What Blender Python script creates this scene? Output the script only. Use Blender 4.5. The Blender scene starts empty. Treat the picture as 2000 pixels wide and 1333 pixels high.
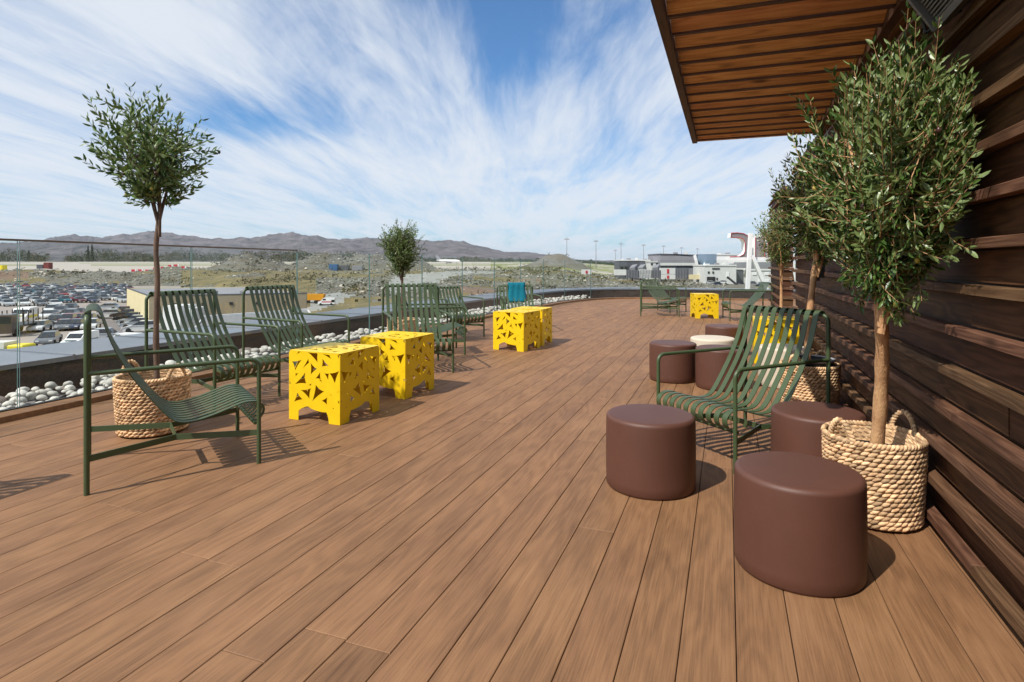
import bpy, math, random
from mathutils import Vector, Matrix, noise as mnoise
R = math.radians
sc = bpy.context.scene

# ------------------------------------------------------------------ camera
CH, FP, HY = 1.2, 1140.0, 515.0          # eye height, focal length in photo pixels, horizon row
cam_d = bpy.data.cameras.new('camera'); cam = bpy.data.objects.new('camera', cam_d)
sc.collection.objects.link(cam); sc.camera = cam
cam.location = (0, 0, CH); cam.rotation_euler = (R(90), 0, 0)
cam_d.sensor_width = 36; cam_d.lens = FP / 2000 * 36
cam_d.shift_y = -(666.5 - HY) / 2000
cam_d.clip_start = 0.05; cam_d.clip_end = 60000

# ------------------------------------------------------------------ world and sun
SUN_EL = 50.0
SUNV = Vector((-0.770 * math.cos(R(SUN_EL)), -0.638 * math.cos(R(SUN_EL)), math.sin(R(SUN_EL))))
world = bpy.data.worlds.new('World'); sc.world = world; world.use_nodes = True
wt = world.node_tree; wn = wt.nodes; wl = wt.links; wn.clear()
def W(t, **k):
    n = wn.new(t)
    for a, b in k.items(): setattr(n, a, b)
    return n
def Wm(op, a, b=None, clamp=False):
    n = W('ShaderNodeMath', operation=op, use_clamp=clamp)
    for i, v in enumerate((a, b)):
        if v is None: continue
        if isinstance(v, (int, float)): n.inputs[i].default_value = v
        else: wl.new(v, n.inputs[i])
    return n.outputs[0]
sky = W('ShaderNodeTexSky', sky_type='NISHITA', sun_disc=False)
sky.sun_elevation = R(SUN_EL); sky.sun_rotation = math.atan2(SUNV.x, SUNV.y)
sky.air_density = 1.0; sky.dust_density = 0.6; sky.ozone_density = 2.2; sky.altitude = 20
tc = W('ShaderNodeTexCoord'); sp = W('ShaderNodeSeparateXYZ'); wl.new(tc.outputs['Generated'], sp.inputs[0])
zc = Wm('MAXIMUM', sp.outputs[2], 0.0); zz = Wm('ADD', zc, 0.055)
px = Wm('DIVIDE', sp.outputs[0], zz); py = Wm('DIVIDE', sp.outputs[1], zz)
def cloudtex(sx, sy, off, scale, detail, rough, dist=0.0, rot=0.0):
    cb = W('ShaderNodeCombineXYZ'); wl.new(px, cb.inputs[0]); wl.new(py, cb.inputs[1])
    mp = W('ShaderNodeMapping'); mp.inputs['Scale'].default_value = (sx, sy, 1); mp.inputs['Location'].default_value = off
    mp.inputs['Rotation'].default_value = (0, 0, R(rot))
    wl.new(cb.outputs[0], mp.inputs[0])
    n = W('ShaderNodeTexNoise'); n.inputs['Scale'].default_value = scale; n.inputs['Detail'].default_value = detail
    n.inputs['Roughness'].default_value = rough; n.inputs['Distortion'].default_value = dist
    wl.new(mp.outputs[0], n.inputs[0]); return n.outputs[0]
streak = cloudtex(1.7, 0.34, (3.1, 1.7, 0), 1.3, 10, 0.62, 0.6, -6)
fine = cloudtex(7.0, 1.0, (9.1, 4.2, 0), 1.6, 8, 0.65, 0.9, -10)
big = cloudtex(0.55, 0.42, (5.3, 2.2, 0), 1.0, 3, 0.5, 0.2, 0)
# a real gap in the cirrus, up and to the right of the middle, and a smaller one lower on the left
def gap(cx, cy, rx, ry, amt):
    a = Wm('DIVIDE', Wm('SUBTRACT', px, cx), rx); b = Wm('DIVIDE', Wm('SUBTRACT', py, cy), ry)
    d = Wm('ADD', Wm('MULTIPLY', a, a), Wm('MULTIPLY', b, b))
    return Wm('MULTIPLY', Wm('POWER', 2.718, Wm('MULTIPLY', d, -1.0)), amt)
cov = Wm('ADD', Wm('ADD', Wm('MULTIPLY', streak, 1.15), Wm('MULTIPLY', fine, 0.36)), Wm('MULTIPLY', big, 0.55))
cov = Wm('SUBTRACT', cov, gap(0.02, 1.75, 0.38, 0.95, 0.60))
cov = Wm('SUBTRACT', cov, gap(-1.35, 3.3, 0.5, 0.5, 0.42))
cov = Wm('SUBTRACT', cov, gap(-1.9, 1.75, 0.35, 0.35, 0.12))
mr = W('ShaderNodeMapRange', interpolation_type='SMOOTHSTEP'); wl.new(cov, mr.inputs[0])
mr.inputs[1].default_value = 0.47; mr.inputs[2].default_value = 1.20; mr.inputs[3].default_value = 0.04; mr.inputs[4].default_value = 0.95
hz = W('ShaderNodeMapRange', interpolation_type='SMOOTHSTEP'); wl.new(zc, hz.inputs[0])
hz.inputs[1].default_value = 0.0; hz.inputs[2].default_value = 0.16; hz.inputs[3].default_value = 0.9; hz.inputs[4].default_value = 1.0
cm = Wm('MULTIPLY', mr.outputs[0], hz.outputs[0])
mix = W('ShaderNodeMixRGB'); wl.new(cm, mix.inputs[0])
skm = W('ShaderNodeMixRGB', blend_type='MULTIPLY'); skm.inputs[0].default_value = 1.0
wl.new(sky.outputs[0], skm.inputs[1]); skm.inputs[2].default_value = (0.56, 1.08, 1.48, 1)
wl.new(skm.outputs[0], mix.inputs[1])
mix.inputs[2].default_value = (8.0, 8.55, 9.3, 1)
bg = W('ShaderNodeBackground'); bg.inputs[1].default_value = 0.085
wl.new(mix.outputs[0], bg.inputs[0]); wo = W('ShaderNodeOutputWorld'); wl.new(bg.outputs[0], wo.inputs[0])
sun_d = bpy.data.lights.new('sun', 'SUN'); sun_d.energy = 4.5; sun_d.angle = R(0.5); sun_d.color = (1.0, 0.94, 0.86)
sun = bpy.data.objects.new('sun', sun_d); sc.collection.objects.link(sun)
sun.rotation_euler = SUNV.to_track_quat('Z', 'Y').to_euler()
sc.view_settings.view_transform = 'Standard'; sc.view_settings.look = 'None'
sc.view_settings.exposure = 0.22; sc.view_settings.gamma = 1.0
sc.render.engine = 'CYCLES'; sc.cycles.use_denoising = True
sc.cycles.max_bounces = 7; sc.cycles.transparent_max_bounces = 16; sc.cycles.volume_bounces = 0
sc.cycles.caustics_reflective = False; sc.cycles.caustics_refractive = False

# ------------------------------------------------------------------ helpers
def at(x, y, z=0.0):
    """world point seen at photo pixel (x, y) on the level z"""
    Z = FP * (CH - z) / (y - HY)
    return Vector(((x - 1000) * Z / FP, Z, z))
def srgb(r, g, b):
    f = lambda c: (c / 255 / 12.92) if c / 255 <= 0.04045 else ((c / 255 + 0.055) / 1.055) ** 2.4
    return (f(r), f(g), f(b), 1)
TH = math.atan(0.3693)
U = Vector((math.sin(TH), math.cos(TH), 0)); NL = Vector((-math.cos(TH), math.sin(TH), 0))
UA = math.atan2(U.y, U.x)
OFF = 0.934                                # wall line: X - 0.3693*Y = OFF
def link(o): sc.collection.objects.link(o); return o
def tag(o, label=None, cat=None, group=None, kind=None):
    if label: o['label'] = label
    if cat: o['category'] = cat
    if group: o['group'] = group
    if kind: o['kind'] = kind
    return o
def empty(name, loc=(0, 0, 0), rz=0.0, parent=None):
    o = bpy.data.objects.new(name, None); o.empty_display_size = 0.1; link(o)
    o.location = loc; o.rotation_euler = (0, 0, rz)
    if parent: o.parent = parent
    return o
class MB:
    def __init__(s): s.v = []; s.f = []; s.m = []; s.sm = []
    def add(s, V, Fc, mi=0, smooth=False):
        b = len(s.v); s.v += [tuple(p) for p in V]
        for f in Fc: s.f.append(tuple(b + i for i in f)); s.m.append(mi); s.sm.append(smooth)
    def box(s, c, d, rz=0.0, mi=0, bev=0.0, M=None):
        x, y, z = d[0] / 2, d[1] / 2, d[2] / 2
        if bev > 0:
            e = bev; P = []
            for sx, sy, zz_, k in ((x, y, -z, 0), (x, y, z - e, 0), (x - e, y - e, z, 0)):
                P += [(-sx, -sy, zz_), (sx, -sy, zz_), (sx, sy, zz_), (-sx, sy, zz_)]
            Fc = [(3, 2, 1, 0), (8, 9, 10, 11)]
            for a in (0, 4):
                for i in range(4): j = (i + 1) % 4; Fc.append((a + i, a + j, a + 4 + j, a + 4 + i))
        else:
            P = [(-x, -y, -z), (x, -y, -z), (x, y, -z), (-x, y, -z), (-x, -y, z), (x, -y, z), (x, y, z), (-x, y, z)]
            Fc = [(3, 2, 1, 0), (4, 5, 6, 7), (0, 1, 5, 4), (1, 2, 6, 5), (2, 3, 7, 6), (3, 0, 4, 7)]
        if M is None: M = Matrix.Rotation(rz, 4, 'Z')
        c = Vector(c); s.add([M @ Vector(p) + c for p in P], Fc, mi)
    def tube(s, path, r, n=8, mi=0, cap=True, smooth=True):
        path = [Vector(p) for p in path]; k = len(path)
        rr = r if isinstance(r, (list, tuple)) else [r] * k
        t0 = (path[1] - path[0]).normalized()
        ref = Vector((0, 0, 1)) if abs(t0.z) < 0.9 else Vector((1, 0, 0))
        a = t0.cross(ref).normalized(); V = []; Fc = []
        for i in range(k):
            t = (path[min(i + 1, k - 1)] - path[max(i - 1, 0)]).normalized()
            a = (a - t * a.dot(t)).normalized(); b = t.cross(a)
            for j in range(n):
                an = 2 * math.pi * j / n
                V.append(path[i] + (a * math.cos(an) + b * math.sin(an)) * rr[i])
        for i in range(k - 1):
            for j in range(n):
                j2 = (j + 1) % n; Fc.append((i * n + j, i * n + j2, (i + 1) * n + j2, (i + 1) * n + j))
        s.add(V, Fc, mi, smooth)
        if cap:
            s.add(V[:n], [tuple(range(n - 1, -1, -1))], mi); s.add(V[-n:], [tuple(range(n))], mi)
    def lathe(s, prof, n=48, c=(0, 0, 0), mi=0, smooth=True):
        V = []; Fc = []; c = Vector(c); k = len(prof)
        for r, z in prof:
            for j in range(n):
                a = 2 * math.pi * j / n; V.append(c + Vector((r * math.cos(a), r * math.sin(a), z)))
        for i in range(k - 1):
            for j in range(n):
                j2 = (j + 1) % n; Fc.append((i * n + j, i * n + j2, (i + 1) * n + j2, (i + 1) * n + j))
        s.add(V, Fc, mi, smooth)
    def extr(s, poly, y0, y1, mi=0, ax='y'):
        """closed polygon in (x, z) swept along y"""
        n = len(poly)
        V = [(p[0], y0, p[1]) for p in poly] + [(p[0], y1, p[1]) for p in poly]
        Fc = [tuple(range(n)), tuple(range(2 * n - 1, n - 1, -1))]
        for i in range(n): j = (i + 1) % n; Fc.append((i, n + i, n + j, j))
        s.add(V, Fc, mi)
    def mesh(s, name, mats):
        me = bpy.data.meshes.new(name); me.from_pydata(s.v, [], s.f)
        for m in (mats if isinstance(mats, (list, tuple)) else [mats]): me.materials.append(m)
        me.polygons.foreach_set('material_index', s.m); me.polygons.foreach_set('use_smooth', s.sm)
        me.update(); return me
    def build(s, name, mats, parent=None):
        o = bpy.data.objects.new(name, s.mesh(name, mats)); link(o)
        if parent: o.parent = parent
        return o
def put(name, me, parent=None, loc=None, rz=None):
    o = bpy.data.objects.new(name, me); link(o)
    if parent: o.parent = parent
    if loc is not None: o.location = loc
    if rz is not None: o.rotation_euler = (0, 0, rz)
    return o
def copy_tree(o, parent=None):
    c = o.copy(); sc.collection.objects.link(c); c.parent = parent
    for ch in list(o.children): copy_tree(ch, c)
    return c
def catmull(P, n=6, closed=False):
    out = []; P = [Vector(p) for p in P]; k = len(P)
    for i in range(k - 1):
        p0 = P[max(i - 1, 0)]; p1 = P[i]; p2 = P[i + 1]; p3 = P[min(i + 2, k - 1)]
        for j in range(n):
            t = j / n; t2 = t * t; t3 = t2 * t
            out.append(0.5 * ((2 * p1) + (-p0 + p2) * t + (2 * p0 - 5 * p1 + 4 * p2 - p3) * t2 + (-p0 + 3 * p1 - 3 * p2 + p3) * t3))
    out.append(P[-1]); return out
def ico(sub=1):
    t = (1 + 5 ** 0.5) / 2
    V = [Vector(p).normalized() for p in ((-1, t, 0), (1, t, 0), (-1, -t, 0), (1, -t, 0), (0, -1, t), (0, 1, t), (0, -1, -t), (0, 1, -t), (t, 0, -1), (t, 0, 1), (-t, 0, -1), (-t, 0, 1))]
    Fc = [(0, 11, 5), (0, 5, 1), (0, 1, 7), (0, 7, 10), (0, 10, 11), (1, 5, 9), (5, 11, 4), (11, 10, 2), (10, 7, 6), (7, 1, 8), (3, 9, 4), (3, 4, 2), (3, 2, 6), (3, 6, 8), (3, 8, 9), (4, 9, 5), (2, 4, 11), (6, 2, 10), (8, 6, 7), (9, 8, 1)]
    for _ in range(sub - 1):
        c = {}; N = []
        def mid(a, b):
            k = (min(a, b), max(a, b))
            if k not in c: V.append(((V[a] + V[b]) / 2).normalized()); c[k] = len(V) - 1
            return c[k]
        for a, b, d in Fc:
            e, f, g = mid(a, b), mid(b, d), mid(d, a); N += [(a, e, g), (b, f, e), (d, g, f), (e, f, g)]
        Fc = N
    return V, Fc
def hsh(a, b=0): return (math.sin(a * 127.1 + b * 311.7) * 43758.5453) % 1

# ------------------------------------------------------------------ materials
def mat(name, col, rough=0.5, metal=0.0, var=0.0, scale=8.0, bump=0.0, bscale=60.0, spec=0.5, island=0.0, objvar=0.0, coat=0.0, col2=None, detail=5, stretch=None):
    m = bpy.data.materials.new(name); m.use_nodes = True; nt = m.node_tree; N = nt.nodes; L = nt.links
    b = N['Principled BSDF']; b.inputs['Roughness'].default_value = rough; b.inputs['Metallic'].default_value = metal
    b.inputs['Specular IOR Level'].default_value = spec; b.inputs['Coat Weight'].default_value = coat
    b.inputs['Base Color'].default_value = col
    tcn = N.new('ShaderNodeTexCoord'); src = tcn.outputs['Object']
    if stretch:
        mp = N.new('ShaderNodeMapping'); mp.inputs['Scale'].default_value = stretch; L.new(src, mp.inputs[0]); src = mp.outputs[0]
    if objvar or col2 or var or island:
        cur = None
        if var or col2:
            n = N.new('ShaderNodeTexNoise'); n.inputs['Scale'].default_value = scale; n.inputs['Detail'].default_value = detail; n.inputs['Roughness'].default_value = 0.6
            L.new(src, n.inputs[0])
            mr_ = N.new('ShaderNodeMapRange'); L.new(n.outputs[0], mr_.inputs[0]); mr_.inputs[1].default_value = 0.3; mr_.inputs[2].default_value = 0.7
            mx = N.new('ShaderNodeMixRGB'); L.new(mr_.outputs[0], mx.inputs[0])
            c2 = col2 if col2 else tuple(c * (1 + var) for c in col[:3]) + (1,)
            c1 = col if col2 else tuple(c * (1 - var) for c in col[:3]) + (1,)
            mx.inputs[1].default_value = c1; mx.inputs[2].default_value = c2; cur = mx.outputs[0]
        for amt, node, sock in ((island, 'ShaderNodeNewGeometry', 'Random Per Island'), (objvar, 'ShaderNodeObjectInfo', 'Random')):
            if not amt: continue
            g = N.new(node); r_ = N.new('ShaderNodeMapRange'); L.new(g.outputs[sock], r_.inputs[0]); r_.inputs[3].default_value = 1 - amt; r_.inputs[4].default_value = 1 + amt
            h = N.new('ShaderNodeHueSaturation'); L.new(r_.outputs[0], h.inputs['Value'])
            if cur is None: h.inputs['Color'].default_value = col
            else: L.new(cur, h.inputs['Color'])
            cur = h.outputs[0]
        L.new(cur, b.inputs['Base Color'])
    if bump:
        n2 = N.new('ShaderNodeTexNoise'); n2.inputs['Scale'].default_value = bscale; n2.inputs['Detail'].default_value = 6
        L.new(src, n2.inputs[0]); bp = N.new('ShaderNodeBump'); bp.inputs['Strength'].default_value = bump; bp.inputs['Distance'].default_value = 0.01
        L.new(n2.outputs[0], bp.inputs['Height']); L.new(bp.outputs[0], b.inputs['Normal'])
    return m
def wood(name, c_lo, c_mid, c_hi, rough=0.6, ring=9.0, grain=90.0, bump=0.25, objvar=0.12, huevar=0.012, knots=0.0, spec=0.4, contrast=1.0, patch=0.0, ringamt=0.22, blotamt=0.5):
    """timber with the grain along the object's x axis"""
    m = bpy.data.materials.new(name); m.use_nodes = True; nt = m.node_tree; N = nt.nodes; L = nt.links
    b = N['Principled BSDF']; b.inputs['Specular IOR Level'].default_value = spec
    tcn = N.new('ShaderNodeTexCoord'); oi = N.new('ShaderNodeObjectInfo')
    off = N.new('ShaderNodeVectorMath'); off.operation = 'MULTIPLY'; cb = N.new('ShaderNodeCombineXYZ')
    for i in range(3): L.new(oi.outputs['Random'], cb.inputs[i])
    L.new(cb.outputs[0], off.inputs[0]); off.inputs[1].default_value = (37.3, 61.7, 17.9)
    ad = N.new('ShaderNodeVectorMath'); ad.operation = 'ADD'; L.new(tcn.outputs['Object'], ad.inputs[0]); L.new(off.outputs[0], ad.inputs[1])
    def nz(scl, s, det, ro=0.6, dist=0.0):
        mp = N.new('ShaderNodeMapping'); mp.inputs['Scale'].default_value = scl; L.new(ad.outputs[0], mp.inputs[0])
        n = N.new('ShaderNodeTexNoise'); n.inputs['Scale'].default_value = s; n.inputs['Detail'].default_value = det; n.inputs['Roughness'].default_value = ro
        n.inputs['Distortion'].default_value = dist; L.new(mp.outputs[0], n.inputs[0]); return n.outputs[0]
    def mth(op, a, b_):
        n = N.new('ShaderNodeMath'); n.operation = op
        for i, v in enumerate((a, b_)):
            if isinstance(v, (int, float)): n.inputs[i].default_value = v
            else: L.new(v, n.inputs[i])
        return n.outputs[0]
    # cathedral figure: slow noise drives rings
    fig = nz((0.9, ring, ring), 1.0, 2, 0.5)
    rings = mth('SINE', mth('MULTIPLY', fig, 62.0), 0.0)
    rings = mth('ADD', mth('MULTIPLY', rings, 0.5), 0.5)
    fib = nz((4.0, grain, grain), 1.0, 5, 0.75)
    blot = nz((1.6, 5.0, 5.0), 1.0, 3)
    v = mth('ADD', mth('MULTIPLY', rings, ringamt * contrast), mth('ADD', mth('MULTIPLY', fib, 0.62 * contrast), mth('MULTIPLY', blot, blotamt)))
    rmp = N.new('ShaderNodeValToRGB'); L.new(v, rmp.inputs[0]); e = rmp.color_ramp.elements
    e[0].position = 0.38; e[0].color = c_lo; e[1].position = 0.98; e[1].color = c_hi
    k = e.new(0.66); k.color = c_mid
    cur = rmp.outputs[0]
    if knots:
        mpk = N.new('ShaderNodeMapping'); mpk.inputs['Scale'].default_value = (2.4, 7.5, 7.5); L.new(ad.outputs[0], mpk.inputs[0])
        vo = N.new('ShaderNodeTexVoronoi'); vo.inputs['Scale'].default_value = 1.0; L.new(mpk.outputs[0], vo.inputs[0])
        kr = N.new('ShaderNodeMapRange'); L.new(vo.outputs['Distance'], kr.inputs[0]); kr.inputs[1].default_value = 0.06; kr.inputs[2].default_value = 0.20; kr.inputs[3].default_value = knots; kr.inputs[4].default_value = 0.0
        mk = N.new('ShaderNodeMixRGB'); L.new(kr.outputs[0], mk.inputs[0]); L.new(cur, mk.inputs[1]); mk.inputs[2].default_value = tuple(c * 0.35 for c in c_lo[:3]) + (1,); cur = mk.outputs[0]
    hs = N.new('ShaderNodeHueSaturation'); L.new(cur, hs.inputs['Color'])
    r1 = N.new('ShaderNodeMapRange'); L.new(oi.outputs['Random'], r1.inputs[0]); r1.inputs[3].default_value = 1 - objvar; r1.inputs[4].default_value = 1 + objvar; L.new(r1.outputs[0], hs.inputs['Value'])
    fr = mth('FRACT', mth('MULTIPLY', oi.outputs['Random'], 7.31), 0.0)
    r2 = N.new('ShaderNodeMapRange'); L.new(fr, r2.inputs[0]); r2.inputs[3].default_value = 0.5 - huevar; r2.inputs[4].default_value = 0.5 + huevar; L.new(r2.outputs[0], hs.inputs['Hue'])
    cur = hs.outputs[0]
    if patch:   # worn grey patches from feet and weather, in world space
        g = N.new('ShaderNodeNewGeometry'); n = N.new('ShaderNodeTexNoise'); n.inputs['Scale'].default_value = 1.3; n.inputs['Detail'].default_value = 5; L.new(g.outputs['Position'], n.inputs[0])
        pr = N.new('ShaderNodeMapRange'); L.new(n.outputs[0], pr.inputs[0]); pr.inputs[1].default_value = 0.5; pr.inputs[2].default_value = 0.75; pr.inputs[3].default_value = 0.0; pr.inputs[4].default_value = patch
        mp_ = N.new('ShaderNodeMixRGB'); L.new(pr.outputs[0], mp_.inputs[0]); L.new(cur, mp_.inputs[1]); mp_.inputs[2].default_value = (0.30, 0.165, 0.085, 1); cur = mp_.outputs[0]
    L.new(cur, b.inputs['Base Color'])
    rr = N.new('ShaderNodeMapRange'); L.new(blot, rr.inputs[0]); rr.inputs[3].default_value = rough - 0.12; rr.inputs[4].default_value = rough + 0.12; L.new(rr.outputs[0], b.inputs['Roughness'])
    bp = N.new('ShaderNodeBump'); bp.inputs['Strength'].default_value = bump; bp.inputs['Distance'].default_value = 0.004
    L.new(mth('ADD', fib, mth('MULTIPLY', rings, 0.35)), bp.inputs['Height']); L.new(bp.outputs[0], b.inputs['Normal'])
    return m

M = {}
M['deck'] = wood('deck_wood', (0.105, 0.049, 0.021, 1), (0.236, 0.120, 0.054, 1), (0.345, 0.190, 0.092, 1), rough=0.66, ring=5.0, grain=170, bump=0.3, objvar=0.055, huevar=0.0015, patch=0.3, spec=0.42, contrast=1.12, ringamt=0.07, blotamt=0.45)
M['cladding'] = wood('dark_stained_cladding', (0.034, 0.0135, 0.006, 1), (0.076, 0.032, 0.014, 1), (0.135, 0.060, 0.027, 1), rough=0.7, spec=0.2, ring=9, grain=110, bump=0.35, objvar=0.12, huevar=0.012, knots=0.7)
M['batten'] = wood('dark_stained_batten', (0.050, 0.024, 0.012, 1), (0.115, 0.057, 0.030, 1), (0.20, 0.108, 0.060, 1), rough=0.7, spec=0.2, ring=12, grain=110, bump=0.35, objvar=0.12, huevar=0.012, knots=0.7)
M['slat'] = wood('orange_stained_slat', (0.24, 0.095, 0.040, 1), (0.60, 0.31, 0.145, 1), (0.78, 0.46, 0.23, 1), rough=0.55, ring=9, grain=70, bump=0.2, objvar=0.14, huevar=0.008, knots=0.85, contrast=1.2)
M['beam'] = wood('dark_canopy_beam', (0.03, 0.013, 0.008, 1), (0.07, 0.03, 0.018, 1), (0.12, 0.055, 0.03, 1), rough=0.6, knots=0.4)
M['green'] = mat('olive_green_powder_coat', srgb(66, 81, 52), rough=0.42, var=0.05, scale=30, spec=0.5)
M['yellow'] = mat('yellow_powder_coat', (0.82, 0.55, 0.010, 1), rough=0.38, var=0.07, scale=9, spec=0.35)
M['stool'] = mat('burgundy_brown_plastic', (0.100, 0.041, 0.027, 1), rough=0.5, var=0.07, scale=5, bump=0.12, bscale=420, spec=0.4)
M['stool_pale'] = mat('pale_beige_plastic', srgb(205, 192, 172), rough=0.5, var=0.05, scale=5, bump=0.1, bscale=420, spec=0.4)
M['wicker'] = mat('water_hyacinth_weave', srgb(178, 138, 98), rough=0.75, island=0.42, var=0.15, scale=40, bump=0.5, bscale=220, col2=srgb(232, 198, 156), spec=0.25)
M['liner'] = mat('black_plastic_liner', (0.02, 0.02, 0.022, 1), rough=0.5)
M['pot_rim'] = mat('grey_plastic_pot', (0.30, 0.30, 0.31, 1), rough=0.5)
M['soil'] = mat('potting_soil', (0.045, 0.030, 0.020, 1), rough=0.95, var=0.4, scale=60, bump=0.8, bscale=90)
M['bark_pale'] = mat('pale_olive_bark', srgb(214, 170, 122), rough=0.75, col2=srgb(168, 122, 84), scale=9, bump=0.5, bscale=60, stretch=(3, 3, 1))
M['bark_dark'] = mat('grey_brown_bark', srgb(116, 92, 76), rough=0.8, col2=srgb(82, 66, 54), scale=9, bump=0.5, bscale=60, stretch=(3, 3, 1))
def leafmat(name, a, b_, rough=0.45):
    m = mat(name, a, rough=rough, spec=0.5); nt = m.node_tree; N = nt.nodes; L = nt.links; b = N['Principled BSDF']
    g = N.new('ShaderNodeNewGeometry'); r = N.new('ShaderNodeValToRGB'); L.new(g.outputs['Random Per Island'], r.inputs[0])
    r.color_ramp.elements[0].color = a; r.color_ramp.elements[1].color = b_; k = r.color_ramp.elements.new(0.75); k.color = tuple((x + y) / 2 for x, y in zip(a, b_))
    mx = N.new('ShaderNodeMixRGB'); L.new(g.outputs['Backfacing'], mx.inputs[0]); L.new(r.outputs[0], mx.inputs[1]); mx.inputs[2].default_value = (0.16, 0.22, 0.07, 1)
    L.new(mx.outputs[0], b.inputs['Base Color'])
    tr = N.new('ShaderNodeBsdfTranslucent'); L.new(r.outputs[0], tr.inputs[0]); ms = N.new('ShaderNodeMixShader'); ms.inputs[0].default_value = 0.12
    out = N['Material Output']; L.new(b.outputs[0], ms.inputs[1]); L.new(tr.outputs[0], ms.inputs[2]); L.new(ms.outputs[0], out.inputs[0])
    return m
M['leaf'] = leafmat('olive_leaf', (0.020, 0.062, 0.010, 1), (0.115, 0.195, 0.036, 1), 0.36)
M['leaf_fresh'] = leafmat('fresh_olive_leaf', (0.028, 0.082, 0.014, 1), (0.13, 0.23, 0.045, 1), 0.40)
M['olive'] = mat('olive_fruit', (0.06, 0.022, 0.02, 1), rough=0.3, objvar=0.3)
M['olive_y'] = mat('ripening_olive_fruit', (0.40, 0.33, 0.05, 1), rough=0.3)
M['pebble'] = mat('white_pebble', srgb(196, 193, 186), rough=0.75, objvar=0.20, island=0.24, var=0.08, scale=14, bump=0.25, bscale=60)
M['boulder'] = mat('grey_cobble', srgb(128, 118, 112), rough=0.75, objvar=0.15, var=0.12, scale=14, bump=0.25, bscale=60)
M['coping'] = mat('blue_grey_sheet_metal', (0.26, 0.275, 0.31, 1), rough=0.38, metal=0.55, var=0.10, scale=2.0, objvar=0.12)
M['dark_metal'] = mat('dark_anodised_metal', (0.03, 0.03, 0.033, 1), rough=0.4, metal=0.4)
M['rail_cap'] = mat('bronze_grey_cap', srgb(120, 104, 92), rough=0.45, metal=0.3)
M['upstand'] = wood('parapet_boards', (0.020, 0.014, 0.012, 1), (0.045, 0.032, 0.027, 1), (0.08, 0.06, 0.05, 1), rough=0.5, knots=0.3)
M['membrane'] = mat('grey_roof_membrane', (0.20, 0.20, 0.21, 1), rough=0.85, var=0.15, scale=1.5)
M['white'] = mat('white_painted_steel', (0.80, 0.80, 0.80, 1), rough=0.4, var=0.03)
M['red'] = mat('red_sign_edge', (0.50, 0.03, 0.05, 1), rough=0.4)
M['sign_grey'] = mat('grey_sign_back', (0.24, 0.21, 0.22, 1), rough=0.5, var=0.06)
M['heater'] = mat('grey_heater_metal', (0.16, 0.15, 0.15, 1), rough=0.45, metal=0.4)
M['teal'] = mat('teal_woven_blanket', (0.010, 0.145, 0.20, 1), rough=0.95, var=0.2, scale=120, bump=0.6, bscale=300, spec=0.1)
def glassmat():
    m = bpy.data.materials.new('railing_glass'); m.use_nodes = True; nt = m.node_tree; N = nt.nodes; L = nt.links; N.clear()
    o = N.new('ShaderNodeOutputMaterial'); t = N.new('ShaderNodeBsdfTransparent'); t.inputs[0].default_value = (0.955, 0.975, 0.965, 1)
    g = N.new('ShaderNodeBsdfGlossy'); g.inputs['Roughness'].default_value = 0.0; f = N.new('ShaderNodeLayerWeight'); f.inputs[0].default_value = 0.5
    # Schlick reflectance from the facing angle, the same from either side of the pane
    pw = N.new('ShaderNodeMath'); pw.operation = 'POWER'; L.new(f.outputs['Facing'], pw.inputs[0]); pw.inputs[1].default_value = 5
    ma = N.new('ShaderNodeMath'); ma.operation = 'MULTIPLY_ADD'; L.new(pw.outputs[0], ma.inputs[0]); ma.inputs[1].default_value = 0.5; ma.inputs[2].default_value = 0.03
    ms = N.new('ShaderNodeMixShader'); L.new(ma.outputs[0], ms.inputs[0]); L.new(t.outputs[0], ms.inputs[1]); L.new(g.outputs[0], ms.inputs[2]); L.new(ms.outputs[0], o.inputs[0])
    return m
M['glass'] = glassmat()
M['glass_edge'] = mat('green_glass_edge', (0.10, 0.17, 0.17, 1), rough=0.15, spec=0.7)
M['dark_glass'] = mat('dark_window_glass', (0.015, 0.02, 0.028, 1), rough=0.08, spec=0.8)
M['asphalt'] = mat('pale_dusty_asphalt', srgb(158, 148, 140), rough=0.95, col2=srgb(136, 128, 124), scale=0.05, detail=8)
M['asphalt_dark'] = mat('fresh_asphalt', srgb(118, 112, 112), rough=0.95, var=0.08, scale=0.2)
M['rubble_ground'] = mat('grey_rubble_ground', srgb(112, 112, 106), rough=0.98, col2=srgb(88, 80, 62), scale=0.16, detail=10, bump=0.6, bscale=1.2)
M['dry_grass'] = mat('dry_grass_slope', srgb(126, 112, 76), rough=0.98, col2=srgb(82, 78, 50), scale=0.2, detail=10, bump=0.4, bscale=1.0)
M['dirt'] = mat('reddish_bare_earth', srgb(128, 102, 84), rough=0.98, col2=srgb(100, 88, 74), scale=0.3, detail=9)
M['gravel_road'] = mat('compacted_gravel_road', srgb(150, 150, 146), rough=0.98, col2=srgb(126, 128, 124), scale=0.3, detail=9)
M['runway'] = mat('runway_concrete', srgb(176, 168, 158), rough=0.95, col2=srgb(160, 152, 144), scale=0.01, detail=6)
M['field'] = mat('airfield_grass', srgb(130, 132, 78), rough=0.98, col2=srgb(104, 112, 60), scale=0.02, detail=6)
M['rock'] = mat('blasted_rock', srgb(122, 122, 114), rough=0.95, island=0.40, var=0.12, scale=0.5)
M['rock_pale'] = mat('pale_blasted_rock', srgb(172, 164, 152), rough=0.95, island=0.4, var=0.12, scale=0.5)
M['far_tree'] = mat('far_evergreen_foliage', (0.055, 0.072, 0.034, 1), rough=0.9, island=0.5, spec=0.1)
M['far_tree2'] = mat('far_bare_birch_wood', (0.125, 0.110, 0.072, 1), rough=0.9, island=0.4, spec=0.1)
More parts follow.
